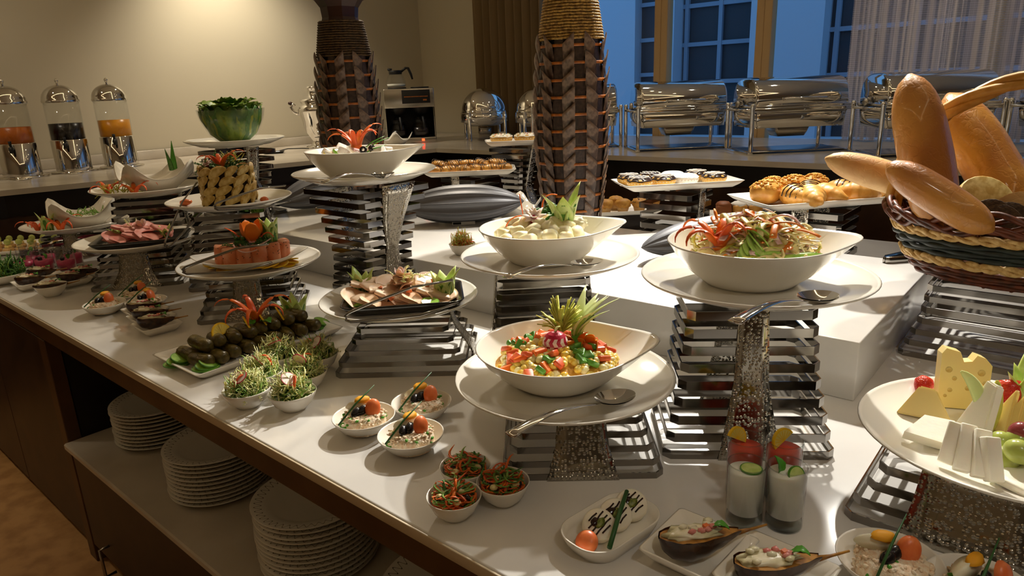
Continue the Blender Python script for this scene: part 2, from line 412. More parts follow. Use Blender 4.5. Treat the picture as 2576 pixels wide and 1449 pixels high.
# raised marble block in the middle of the island
rs = MB().rbox(2.813, .70, .12, .003, seg=2)
item('marble_riser', rs, ['marble'], uv(-1.6935, 1.67, .06), 'long white marble block raising the middle of the island', 'riser', IA)

# ---------------------------------------------------------------- ceiling lights
ring = MB().lathe([(.052, -.001), (.052, -.010), (.040, -.010), (.036, -.002)], 20)
ring_me = ring.mesh('trim_ring', ['steel_soft'])
disc_me = MB().lathe([(0, 0), (.037, 0), (.037, .002)], 20).mesh('bulb', ['lamp_glow'])
for k, (p, a, e, sp, sz, wh) in enumerate(DOWNLIGHTS_AND_FILLS):
    o = empty('downlight_or_fill', uv(p[0], p[1], CEIL), 'round recessed ceiling light, number %d of the downlights and added fills above the buffet' % (k+1), 'ceiling light', 0, 'ceiling downlights')
    part('trim_ring', ring_me, None, o); part('bulb', disc_me, None, o, (0, 0, -.004))
cove = empty('cove_light', uv(-1.2, .6, CEIL-.02), 'rectangular warm light strip on the ceiling', 'ceiling light', IA)
for nm, sx, sy, x, y in (('light_strip', 5.2, .05, 0, -1.9), ('light_strip', 5.2, .05, 0, 1.3), ('light_strip', .05, 3.2, -2.6, -.3), ('light_strip', .05, 3.2, 2.6, -.3)):
    part(nm, MB().box(sx, sy, .03), ['strip_glow'], cove, (x, y, 0))
# ---------------------------------------------------------------- curtains
def curtain(u0, u1, v, z0, z1, folds, depth, m, name, label, fn=None):
    b = MB(); n = folds*8
    def f(i, j):
        x = (i-.5)*(u1-u0); ph = i*folds*2*pi
        return (x + .15*depth*sin(ph*2), depth*(sin(ph)+.25*sin(ph*.5+1)), z0+(z1-z0)*j)
    b.grid(f, n, 6)
    o = item(name, b, [m], uv((u0+u1)/2, v, 0), label, 'curtain', IA)
    md = o.modifiers.new('thickness', 'SOLIDIFY'); md.thickness = .003
    return o
curtain(-4.47, -3.66, WB-.12, .205, CEIL-.03, 9, .045, 'curtain_brown', 'drape_curtain', 'heavy brown curtain gathered beside the window')
m = bpy.data.materials.new('sheer_stripe'); m.use_nodes = True; nt = m.node_tree; N = nt.nodes; L = nt.links
pb = N['Principled BSDF']; pb.inputs['Base Color'].default_value = lin('f0edf6'); pb.inputs['Roughness'].default_value = .9
tr = N.new('ShaderNodeBsdfTransparent'); mx = N.new('ShaderNodeMixShader'); tc = N.new('ShaderNodeTexCoord'); mp = N.new('ShaderNodeMapping')
mp.inputs['Scale'].default_value = (34, 0, .0); nz = N.new('ShaderNodeTexNoise'); nz.inputs['Scale'].default_value = 1; nz.inputs['Detail'].default_value = 4
wv = N.new('ShaderNodeTexWave'); wv.bands_direction = 'Z'; wv.inputs['Scale'].default_value = 26; wv.inputs['Distortion'].default_value = 0
rp = N.new('ShaderNodeValToRGB'); rp.color_ramp.elements[0].position = .45; rp.color_ramp.elements[1].position = .56
rp.color_ramp.elements[0].color = (.16, .16, .16, 1); rp.color_ramp.elements[1].color = (.74, .74, .74, 1)
ad = N.new('ShaderNodeMath'); ad.operation = 'MULTIPLY_ADD'; ad.inputs[1].default_value = .16
L.new(tc.outputs['Object'], mp.inputs['Vector']); L.new(mp.outputs['Vector'], nz.inputs['Vector']); L.new(nz.outputs['Fac'], rp.inputs['Fac'])
L.new(tc.outputs['Object'], wv.inputs['Vector']); L.new(wv.outputs['Fac'], ad.inputs[0]); L.new(rp.outputs['Color'], ad.inputs[2])
L.new(ad.outputs[0], mx.inputs['Fac']); L.new(tr.outputs[0], mx.inputs[1]); L.new(pb.outputs[0], mx.inputs[2]); L.new(mx.outputs[0], N['Material Output'].inputs['Surface'])
MATS['sheer_stripe'] = m
curtain(-1.28, 1.35, WB-.14, .205, CEIL-.03, 13, .035, 'sheer_stripe', 'sheer_curtain', 'sheer white curtain with vertical woven stripes across the window')
# ---------------------------------------------------------------- outside, seen through the window
def outbox(root, name, u0, u1, v0, v1, z0, z1, m):
    return part(name, MB().box(u1-u0, v1-v0, z1-z0), [m], root, ((u0+u1)/2, (v0+v1)/2, (z0+z1)/2))
ub = link('terrace_ground', MB().box(30, 12, .06).mesh('terrace_ground', ['snow']), uv(0, WB+6.2, -.12), IA); tag(ub, 'snow covered terrace outside the window', 'ground'); ub['kind'] = 'structure'
bl = empty('house_facade', (0, 0, -.09), 'pale house front with dark gridded windows across the terrace', 'building', IA)
FV = 8.6
outbox(bl, 'wall', -9.0, -5.05, FV, FV+.3, 0, 4.5, 'outer_wall'); outbox(bl, 'wall', -4.62, -4.42, FV-.1, FV+.3, 0, 4.5, 'outer_wall')
outbox(bl, 'wall', -3.42, -2.58, FV-.1, FV+.3, 0, 4.5, 'outer_wall'); outbox(bl, 'wall', -.2, 9, FV, FV+.3, 0, 4.5, 'outer_wall')
outbox(bl, 'roof', -9, 9, FV-.3, FV+.5, 4.5, 4.7, 'outer_line'); outbox(bl, 'recess_panel', -5.05, -.2, FV+.25, FV+.3, 0, 4.5, 'outer_dark')
def fwin(u0, u1, rows, cols):
    w = outbox(bl, 'window', u0, u1, FV+.18, FV+.2, 0, 4.5, 'outer_dark')
    cx = (u0+u1)/2
    for z in rows: part('window_bar', MB().box(u1-u0, .05, .05), ['outer_line'], w, (0, -.03, z-2.25))
    for u in cols: part('window_bar', MB().box(.05, .05, 4.5), ['outer_line'], w, (u-cx, -.04, 0))
fwin(-5.05, -4.62, (.35, .8, 1.25, 1.7), ()); fwin(-4.42, -3.42, (.2, .68, 1.15, 1.62), (-4.36, -3.9)); fwin(-2.58, -.2, (.7, 1.2), (-2.5, -1.7))
# ================================================================ steel stands
def interp(pts, t):
    for (a, x), (b, y) in zip(pts, pts[1:]):
        if t <= b:
            k = (t-a)/(b-a); k = k*k*(3-2*k) if len(pts) < 3 else k
            return x+(y-x)*k
    return pts[-1][1]
def stand(loc, rz, h, n, wp, ratio, label, panel='y', pw=(.055, .05, .12), group='slatted steel display stands', poff=0):
    root = empty('display_stand', loc, label, 'stand', rz, group)
    sp = h/n; sh = sp*.52; t = .0022
    for k in range(n):
        z = k*sp; f = (z+sh/2)/h; w = interp(wp, f); d = w*ratio; c = .012
        def loop(w, d, c): return [(-w/2+c, -d/2), (w/2-c, -d/2), (w/2, -d/2+c), (w/2, d/2-c), (w/2-c, d/2), (-w/2+c, d/2), (-w/2, d/2-c), (-w/2, -d/2+c)]
        o = loop(w, d, c); i = loop(w-2*t, d-2*t, c*.9)
        vs = [(x, y, 0) for x, y in o]+[(x, y, sh) for x, y in o]+[(x, y, sh) for x, y in i]+[(x, y, 0) for x, y in i]
        b = MB(); fs = []
        for r in range(4):
            for q in range(8): fs.append((r*8+q, r*8+(q+1) % 8, ((r+1) % 4)*8+(q+1) % 8, ((r+1) % 4)*8+q))
        b.add(vs, fs, None, 0, False); part('slat_frame', b, ['steel'], root, (0, 0, z))
    for sgn in (-1, 1):
        b = MB(); NZ = 14
        def f(i, j):
            tt = j; w = interp(wp, tt)*(ratio if panel == 'y' else 1)
            pwid = interp([(0, pw[2]), (.5, pw[1]), (1, pw[0])], tt)
            return (poff+(i-.5)*pwid, sgn*(w/2+.002), tt*h)
        b.grid(f, 4, NZ)
        o = part('hammered_panel', b, ['hammered'], root, rot=(0, 0, 0 if panel == 'y' else pi/2))
        md = o.modifiers.new('thickness', 'SOLIDIFY'); md.thickness = .002; md.offset = 0
    return root
P = {   # plate rim centres (x, y, z): every plate 40 cm across
 'corn': (.089, 1.155, .096), 'slaw': (.434, 1.171, .268), 'potato': (.087, 1.495, .242), 'feta': (-.402, 1.944, .394), 'mort': (-.287, 1.666, .104),
 'salmon': (-.760, 1.942, .147), 'wedges': (-.934, 2.293, .283), 'ham': (-1.289, 2.336, .150), 'wave': (-1.396, 2.661, .288), 'wave2': (-1.818, 2.844, .130),
 'lettuce': (-1.135, 2.93, .440)}
q = at(2540, 1088, .125); P['cheese'] = (q.x, q.y, .125)
PR = .030    # rim height of the plate
def pz(k, base=0): return P[k][2]-PR-base
FLARE = [(0, .29), (.5, .235), (1, .21)]
stand((.105, 1.072, 0), R(-2), .131-.0285, 5, [(0, .257), (1, .195)], .93, 'low slatted steel stand under the corn salad plate', pw=(.075, .085, .115), poff=.0)
stand((.386, 1.085, 0), R(-5), .291-.0285, 9, [(0, .28), (.5, .225), (1, .2)], .66, 'tall slatted steel stand under the noodle slaw plate', pw=(.045, .055, .10))
stand((P['potato'][0]-.02, P['potato'][1]-.02, 0), R(3), pz('potato'), 8, [(0, .25), (.5, .22), (1, .20)], .6, 'slatted steel stand under the creamy potato salad plate', panel='x')
stand((P['feta'][0], P['feta'][1], 0), IA, pz('feta'), 13, [(0, .21), (.3, .18), (.45, .175), (.7, .205), (1, .28)], .95, 'tallest flaring slatted steel stand under the feta salad plate', panel='x', pw=(.115, .042, .09))
stand((-.245, 1.515, 0), R(-2), .139-.0285, 5, [(0, .30), (1, .2)], .85, 'low slatted steel stand under the black tray of mortadella', panel='x', pw=(.04, .05, .08))
stand((P['salmon'][0], P['salmon'][1], 0), R(10), pz('salmon'), 5, [(0, .29), (.6, .23), (1, .22)], .85, 'slatted steel stand under the salmon roll plate', pw=(.07, .08, .14))
stand((P['wedges'][0], P['wedges'][1], 0), R(12), pz('wedges'), 9, [(0, .30), (.5, .25), (1, .22)], .85, 'slatted steel stand under the potato wedge plate', panel='x')
stand((P['ham'][0], P['ham'][1], 0), R(14), pz('ham'), 5, [(0, .29), (.6, .24), (1, .22)], .85, 'slatted steel stand under the black tray of pink ham', pw=(.085, .10, .16))
stand((P['wave'][0], P['wave'][1], 0), R(12), pz('wave'), 9, [(0, .29), (.5, .25), (1, .22)], .85, 'slatted steel stand behind the ham plate, under a wavy white bowl', panel='x')
stand((P['wave2'][0], P['wave2'][1], 0), R(14), pz('wave2'), 4, [(0, .26), (1, .22)], .85, 'slatted steel stand at the far left under a wavy white bowl')
stand((P['lettuce'][0], P['lettuce'][1], .12), IA, pz('lettuce', .12), 9, [(0, .28), (.5, .2), (1, .26)], .9, 'slatted steel stand under the glass bowl of lettuce', panel='x')
stand((P['cheese'][0]-.02, P['cheese'][1], 0), IA, pz('cheese'), 4, [(0, .30), (1, .23)], .85, 'low slatted steel stand under the cheese plate', pw=(.13, .14, .16))

# ================================================================ plates and bowls
def plate_mesh(Rr, h, name='serving_plate', m='porcelain'):
    k = Rr
    pr = [(0, .004), (.48*k, .004), (.50*k, 0), (.54*k, 0), (.56*k, .004), (.72*k, .006), (.93*k, h*.72), (.985*k, h-.003), (k, h), (.988*k, h+.0022), (.965*k, h-.001), (.90*k, h*.72), (.73*k, .0125), (.69*k, .0105), (0, .0105)]
    return MB().lathe(pr, 64).mesh(name, [m])
PL = plate_mesh(.20, PR)
for k, lb in (('corn', 'under the corn salad bowl'), ('slaw', 'under the noodle slaw bowl'), ('potato', 'under the creamy potato salad bowl'), ('feta', 'under the feta salad bowl'),
              ('mort', 'under the black tray of mortadella'), ('salmon', 'holding the pointed dish of salmon rolls'), ('wedges', 'piled with roasted potato wedges'), ('ham', 'under the black tray of pink ham'),
              ('wave', 'with a wavy bowl and a yellow and red garnish'), ('wave2', 'at the far left with a wavy bowl and red pepper garnish'), ('lettuce', 'under the glass lettuce bowl'), ('cheese', 'of cheese, grapes and strawberries')):
    item('serving_plate', PL, None, (P[k][0], P[k][1], P[k][2]-PR), 'large round white plate '+lb, 'plate', group='large round plates on stands')
def pin(k, dx=0, dy=0, dz=0): return Vector((P[k][0]+dx, P[k][1]+dy, P[k][2]-PR+.0108+dz))
def spout_bowl(Rr, h, spout=.26):
    k = Rr
    def fn(r, z, a):
        aa = (a+pi) % (2*pi)-pi; t = max(0, z/h)**1.5; s = exp(-(aa/.42)**2)
        rr = r*(1+spout*s*t); zz = z+.05*h*s*t
        return (rr*cos(a), rr*sin(a)*(1-.10*s*t), zz)
    pr = [(0, .003), (.46*k, .003), (.48*k, 0), (.53*k, 0), (.56*k, .004), (.72*k, h*.30), (.90*k, h*.70), (.985*k, h*.97), (k, h), (.985*k, h+.002), (.965*k, h*.985), (.86*k, h*.68), (.68*k, h*.32), (.48*k, .012), (.25*k, .009), (0, .008)]
    return MB().lathe(pr, 72, fn=fn)
SB = spout_bowl(.147, .076, .28).mesh('spout_bowl', ['porcelain']); SBC = spout_bowl(.149, .068, .28).mesh('spout_bowl', ['porcelain'])
BOWLS = {'corn': (-.012, .018, R(2)), 'slaw': (-.004, .018, R(-6)), 'potato': (-.010, .018, R(4)), 'feta': (-.016, .01, R(10))}
for k, lb in (('corn', 'corn and pepper salad'), ('slaw', 'noodle slaw with cucumber slices'), ('potato', 'creamy potato salad'), ('feta', 'feta and olive salad')):
    dx, dy, rz = BOWLS[k]
    item('spout_bowl', SBC if k == 'corn' else SB, None, pin(k, dx, dy), 'white pointed-lip bowl of '+lb, 'bowl', rz, 'pointed-lip salad bowls')
# rectangular dishes
def rrect(L, Wd, r, n=5, lift=0, z=0, wob=0):
    pts = []
    for cx, cy, a0 in ((L/2-r, Wd/2-r, 0), (-L/2+r, Wd/2-r, pi/2), (-L/2+r, -Wd/2+r, pi), (L/2-r, -Wd/2+r, 3*pi/2)):
        for i in range(n+1):
            a = a0+pi/2*i/n; pts.append(Vector((cx+r*cos(a), cy+r*sin(a), z+lift*(abs(cx)/(L/2))*(abs(cy)/(Wd/2)))))
    if wob or lift:      # extra points along the sides so that the rim can dip
        out = []
        for i, p in enumerate(pts):
            out.append(p); q = pts[(i+1) % len(pts)]
            if (i+1) % (n+1) == 0:
                for s in range(1, 8):
                    c = p.lerp(q, s/8); d = 1-abs(s/4-1); c.z = z+lift*(abs(2*s/8-1)**2)-0; out.append(c)
        pts = out
    return pts
def dish(L, Wd, h, base=.75, r=.012, t=.003, floor=.004, lift=0, flare_r=None):
    b = MB(); rr = flare_r or r
    rings = [rrect(L*base, Wd*base, r*.9, lift=0, z=0) if not lift else rrect(L*base, Wd*base, r*.9, lift=1e-6, z=0)]
    rings.append(rrect(L*(base+(1-base)*.55), Wd*(base+(1-base)*.55), r, lift=lift*.4 or (0), z=h*.45))
    rings.append(rrect(L, Wd, rr, lift=lift, z=h))
    rings.append(rrect(L-2*t, Wd-2*t, rr*.9, lift=lift, z=h+.0008))
    k = base+(1-base)*.5
    rings.append(rrect(L*k-2*t, Wd*k-2*t, r*.9, lift=lift*.38, z=h*.45+floor*.6))
    rings.append(rrect(L*base-2*t, Wd*base-2*t, r*.8, lift=(1e-6 if lift else 0), z=floor))
    b.loft(rings, None, 0, True)
    return b
tray_black = dish(.30, .21, .022, .86, .03, .005)
item('serving_tray', tray_black, ['black_ware'], pin('mort', .012, -.004, .004), 'black rounded tray of mortadella slices', 'tray', R(6))
item('serving_tray', dish(.30, .20, .020, .86, .025, .005), ['black_ware'], pin('ham', .015, .0, .004), 'black tray of pink ham slices at the left', 'tray', R(16))
def wave_bowl(s, h, lift):
    b = MB(); n = 48; rings = []
    def ring(k, z, lf, ins=0):
        pts = []
        for i in range(n):
            a = 2*pi*i/n; c = (abs(cos(a))**5+abs(sin(a))**5)**(-1/5); sq = (c-1)/(2**.5/ (2**.2)-1+1e-6) if False else (c-1)/.3
            r = (k*s-ins)*c; pts.append(Vector((r*cos(a), r*sin(a), z+lf*max(0, min(1.3, sq))**1.5)))
        return pts
    rings = [ring(.42, 0, 0), ring(.46, .004, 0), ring(.7, h*.45, lift*.35), ring(1, h, lift), ring(1, h+.001, lift, .003), ring(.69, h*.45+.004, lift*.34, .001), ring(.44, .009, 0), ring(.2, .008, 0)]
    return b.loft(rings, None, 0, True)
WBM = wave_bowl(.128, .052, .095).mesh('wavy_bowl', ['porcelain'])
item('wavy_bowl', WBM, None, pin('wave', .03, .02), 'square wavy-rimmed white bowl behind the yellow and red garnish', 'bowl', R(38), 'wavy square bowls')
item('wavy_bowl', WBM, None, pin('wave2', .03, .02), 'square wavy-rimmed white bowl at the far left above the pink desserts', 'bowl', R(36), 'wavy square bowls')
# pointed dish for the salmon rolls
def leaf_dish(L, Wd, h):
    b = MB(); n = 40
    def ring(k, z, ins=0):
        pts = []
        for i in range(n):
            a = 2*pi*i/n; x = cos(a); y = sin(a); tip = abs(x)**4
            pts.append(Vector(((L/2*k-ins)*x, (Wd/2*k-ins)*y*(1-.45*tip), z+.35*h*tip*k)))
        return pts
    return b.loft([ring(.5, 0), ring(.55, .002), ring(.8, h*.5), ring(1, h), ring(1, h+.001, .003), ring(.79, h*.5+.003, .001), ring(.52, .006), ring(.2, .006)])
item('pointed_dish', leaf_dish(.33, .22, .032), ['porcelain'], pin('salmon', .0, .005), 'white pointed dish of salmon rolls on orange slices', 'dish', R(10))

# ================================================================ cutlery
def spoon_mesh():
    b = MB(); n = 14
    pts = []; rr = []
    for i in range(n+1):
        t = i/n; pts.append((.175*t, 0, .012*sin(t*pi)**1.0)); rr.append(.0105-.0062*t if t < .9 else .0045)
    b.tube(pts, rr, 8, up=(0, 0, 1), flat=(1, .28))
    def f(i, j):
        a = i*2*pi; r = j; x = .212+.038*r*cos(a); y = .0255*r*sin(a)*(1-.12*cos(a)); return (x, y, -.014*(1-r*r)+.004)
    b.grid(f, 24, 5, wrap=True); b.grid(lambda i, j: tuple(Vector(f(i, j))+Vector((0, 0, -.0016))), 24, 5, wrap=True)
    return b.mesh('serving_spoon', ['chrome'])
SPOON = spoon_mesh()
def tong_mesh(op=.035):
    b = MB()
    for s in (-1, 1):
        pts = [(0, 0, 0), (-.003, s*.004, 0), (.006, s*.010, 0), (.06, s*(.010+op*.25), .0), (.15, s*(.010+op*.6), .0), (.235, s*(.008+op*.5), -.001)]
        b.tube(pts, [.009, .010, .012, .012, .011, .009], 8, up=(0, 0, 1), flat=(.26, 1))
        for k in range(6): b.box(.004, .003, .008, T(.195+.007*k, s*(.0085+op*.54), -.002) @ RY(.6))
    return b.mesh('serving_tongs', ['steel'])
TONG = tong_mesh()
def along(name, me, A, B, label, cat, roll=0, group=None, mats=None, sc=None):
    A, B = Vector(A), Vector(B); x = (B-A).normalized(); y = Vector((0, 0, 1)).cross(x).normalized(); z = x.cross(y)
    m = Matrix((x, y, z)).transposed()
    if roll: m = m @ Matrix.Rotation(roll, 3, 'X')
    if isinstance(me, MB): me = me.mesh(name, mats)
    return tag(link(name, me, A, rot=m.to_euler(), sc=sc), label, cat, group)
along('serving_spoon', SPOON, at(1282, 1094, .150), at(1597, 985, .131), 'steel serving spoon leaning on the corn salad plate', 'spoon', group='serving spoons')
along('serving_spoon', SPOON, at(1848, 810, .309), at(2095, 738, .291), 'steel serving spoon leaning on the noodle slaw plate', 'spoon', group='serving spoons')
along('serving_spoon', SPOON, at(1272, 698, .258), at(1520, 655, .243), 'steel serving spoon leaning on the potato salad plate', 'spoon', group='serving spoons')
along('serving_spoon', SPOON, at(815, 458, .408), at(1010, 433, .396), 'steel serving spoon leaning on the feta salad plate', 'spoon', group='serving spoons')
along('serving_tongs', TONG, at(872, 800, .150), at(1098, 745, .178), 'steel serrated tongs lying across the mortadella tray', 'tongs', roll=R(70), group='serving tongs')
along('serving_tongs', TONG, at(464, 682, .155), at(640, 645, .185), 'steel tongs lying across the salmon plate', 'tongs', roll=R(70), group='serving tongs')
along('serving_tongs', TONG, at(542, 520, .285), at(690, 492, .295), 'steel tongs lying in front of the potato wedges', 'tongs', roll=R(70), group='serving tongs')
along('serving_tongs', TONG, at(420, 618, .165), at(462, 552, .235), 'steel tongs standing up from the pink ham tray', 'tongs', roll=R(60), group='serving tongs')
along('serving_tongs', TONG, at(2228, 655, .127), at(2330, 640, .129), 'steel tongs lying beside the bread basket', 'tongs', group='serving tongs')

# ================================================================ woven vases
def vase(loc, label, rope, stems, rz=0):
    root = empty('woven_vase', loc, label, 'vase', rz)
    HB, HR = .615, .735
    prof = [(0, .082), (.10, .098), (.30, .1165), (.45, .114), (.56, .104), (.615, .098)]
    def rad(z):
        for (a, x), (b2, y) in zip(prof, prof[1:]):
            if z <= b2: return x+(y-x)*(z-a)/(b2-a)
        return prof[-1][1]
    part('core', MB().lathe([(0, 0)]+[(rad(z)-.009, z) for z in [HB*i/8 for i in range(9)]], 32), ['vase_core'], root)
    NC = 10
    for k in range(NC):
        a = 2*pi*(k+.5)/NC; pts = [((rad(z)-.002)*cos(a), (rad(z)-.002)*sin(a), z) for z in [HB*i/8 for i in range(9)]]
        part('upright_strip', MB().tube(pts, [rad(HB*i/8)*.145 for i in range(9)], 6, up=(cos(a), sin(a), 0), flat=(1, .12), sm=False), ['strip_dark'], root)
    lm = []
    for s in (1, -1):
        b = MB(); w = .0205; cols = 6; rows = 6; dz = .017*s
        def f(i, j):
            x = (i*2-1)*w*(1-.12*(1-j)); sl = dz*(i*2-1); z = -.036+.068*j+sl; y = -.003+.0120*j**1.3+.003*(1-(i*2-1)**2)
            return (x, y, z)
        b.grid(f, cols, rows); vs = list(b.v); fs = list(b.f)
        b.add([v-Vector((0, .0022, 0)) for v in vs], [q[::-1] for q in fs]); m_ = len(vs)
        for i in range(cols):
            p_, q_ = i*(rows+1)+rows, (i+1)*(rows+1)+rows; b.f.append([p_, q_, q_+m_, p_+m_]); b.m.append(0); b.s.append(False)
        lm.append(b.mesh('leaf_strip', ['strip_leaf']))
    NRW = 12; sp = (HB-.008)/NRW
    for j in range(NRW):
        z = .030+sp*j
        for k in range(NC):
            a = 2*pi*k/NC; r = rad(z)
            part('leaf_strip', lm[k % 2], None, root, (r*cos(a), r*sin(a), z), rot=(0, 0, a-pi/2), sc=(rad(z)/.1165, 1, 1))
        r = rad(z+.012)+.0022; zz = z+.012
        part('cane_band', MB().tube([(r*cos(2*pi*i/48), r*sin(2*pi*i/48), zz) for i in range(49)], .0048, 6, up=(0, 0, 1), flat=(.25, 1), cap=False), ['cane'], root)
    nr = 15
    part('rope_core', MB().lathe([(.096, HB-.004), (.0755, HR+.004), (0, HR+.004)], 32), ['vase_core'], root)
    for j in range(nr):
        z = HB+.004+(HR-HB)*j/(nr-1); r = .0985-.020*j/(nr-1)
        pts = [(r*cos(2*pi*i/84), r*sin(2*pi*i/84), z+.0005*sin(i)) for i in range(85)]
        part('rope_coil', MB().tube(pts, .0062, 6, flat=(1, .68), cap=False, twist=.42), [rope], root)
    oct8 = lambda r, z, a: (r*cos(a), r*sin(a), z)
    part('neck', MB().lathe([(.074, HR-.02), (.070, HR+.006), (.066, HR+.02), (.070, HR+.055), (.088, HR+.080), (.112, HR+.092), (.112, HR+.100), (.100, HR+.100), (.07, HR+.085), (.05, HR+.03)], 8, sm=False), ['vase_neck'], root)
    if stems:
        for k in range(16):
            a = 2.4*k; r = .012+.03*((k*7) % 5)/5
            part('dry_stem', MB().tube([(r*cos(a), r*sin(a), HR+.02), (r*1.2*cos(a), r*1.2*sin(a), HR+.14), (r*1.6*cos(a), r*1.6*sin(a), HR+.42+.03*(k % 4))], [.009, .008, .003], 6), ['strip_dark'], root)
    return root
vase((.214, 2.262, .12), 'woven dark vase with bright rope collar in front of the window', 'rope', True, R(8))
vase((-.602, 2.735, .12), 'woven dark vase with dark rope collar and flared neck in front of the cream wall', 'rope_dark', True, R(20))

# ================================================================ charcoal ribbed boats
def pod(L, Wd, Hh, ribs=12):
    b = MB(); nx, na = 28, 120
    def f(i, j):
        t = i*2-1; k = max(0, 1-abs(t)**2.2)**.75; a = j*2*pi
        rr = 1-.15*abs(sin(a*ribs/2))**.7
        return (L/2*t, Wd/2*k*rr*cos(a), Hh/2*k*rr*sin(a)+Hh/2)
    b.grid(f, nx, na)
    return b
PD = pod(.46, .20, .135)
p1 = item('ribbed_boat', PD, ['charcoal'], (-.172, 2.56, .126), 'charcoal ribbed boat-shaped dish cover lying between the two woven vases', 'dish cover', R(2), 'ribbed charcoal boats', rot=(R(12), 0, R(2)))
lb = MB().box(.085, .0012, .012); part('sticker', lb, ['label_white'], p1, (.0, -.066, .016), rot=(R(-38), 0, 0))
lb = MB().box(.030, .0014, .008); part('sticker_print', lb, ['label_print'], p1, (-.024, -.0664, .016), rot=(R(-38), 0, 0))
item('ribbed_boat', pod(.50, .19, .112), ['charcoal'], (.60, 1.90, .124), 'charcoal ribbed boat-shaped dish cover behind the noodle slaw bowl', 'dish cover', group='ribbed charcoal boats', rot=(R(-5), R(-3), R(18)))
item('ribbed_boat', PD.mesh('ribbed_boat', ['charcoal']), None, (-.80, 3.02, .145), 'charcoal ribbed boat-shaped dish cover behind the potato wedges', 'dish cover', group='ribbed charcoal boats', rot=(R(8), R(-10), R(42)))

# ================================================================ dinner plates in the niche
m = bpy.data.materials.new('rim_print'); m.use_nodes = True; nt = m.node_tree; N = nt.nodes; L = nt.links
pb = N['Principled BSDF']; pb.inputs['Roughness'].default_value = .2
tc = N.new('ShaderNodeTexCoord'); sx = N.new('ShaderNodeSeparateXYZ'); L.new(tc.outputs['Object'], sx.inputs[0])
def mth(op, a, b=None):
    n = N.new('ShaderNodeMath'); n.operation = op
    for i, x in enumerate((a, b)):
        if x is None: continue
        if isinstance(x, (int, float)): n.inputs[i].default_value = x
        else: L.new(x, n.inputs[i])
    return n.outputs[0]
ang = mth('ARCTAN2', sx.outputs[1], sx.outputs[0]); rad2 = mth('SQRT', mth('ADD', mth('MULTIPLY', sx.outputs[0], sx.outputs[0]), mth('MULTIPLY', sx.outputs[1], sx.outputs[1])))
wav = mth('ADD', mth('MULTIPLY', mth('SINE', mth('MULTIPLY', ang, 46)), .0075), .1185)
near = mth('LESS_THAN', mth('ABSOLUTE', mth('SUBTRACT', rad2, wav)), .0013)
mxc = N.new('ShaderNodeMix'); mxc.data_type = 'RGBA'; mxc.inputs[6].default_value = lin('d8d4c8'); mxc.inputs[7].default_value = lin('5a5750')
L.new(near, mxc.inputs[0]); L.new(mxc.outputs[2], pb.inputs['Base Color']); MATS['rim_print'] = m
dpm = MB().lathe([(0, .003), (.075, .003), (.078, 0), (.082, 0), (.090, .006), (.133, .017), (.135, .0185), (.133, .020), (.092, .0095), (.085, .007), (0, .007)], 56).mesh('dinner_plate', ['rim_print'])
ORD = ['topmost', 'second', 'third', 'fourth', 'fifth', 'sixth', 'seventh', 'eighth', 'ninth', 'tenth', 'eleventh', 'twelfth', 'thirteenth', 'fourteenth', 'fifteenth', 'sixteenth']
for nm, u, v, n in (('leftmost stack', -2.17, .765, 10), ('second stack from the left', -1.725, .735, 11), ('third stack from the left', -1.245, .725, 13), ('rightmost stack', -.80, .72, 12)):
    for k in range(n):
        item('dinner_plate', dpm, None, uv(u+rnd(-.002, .002), v+rnd(-.002, .002), -.43+.0121*k), 'looped-rim dinner plate, %s in the %s of plates' % (ORD[n-1-k]+('' if k == n-1 else ' from the top'), nm), 'plate', IA+rnd(0, 1), 'dinner plates stacked in the niche')
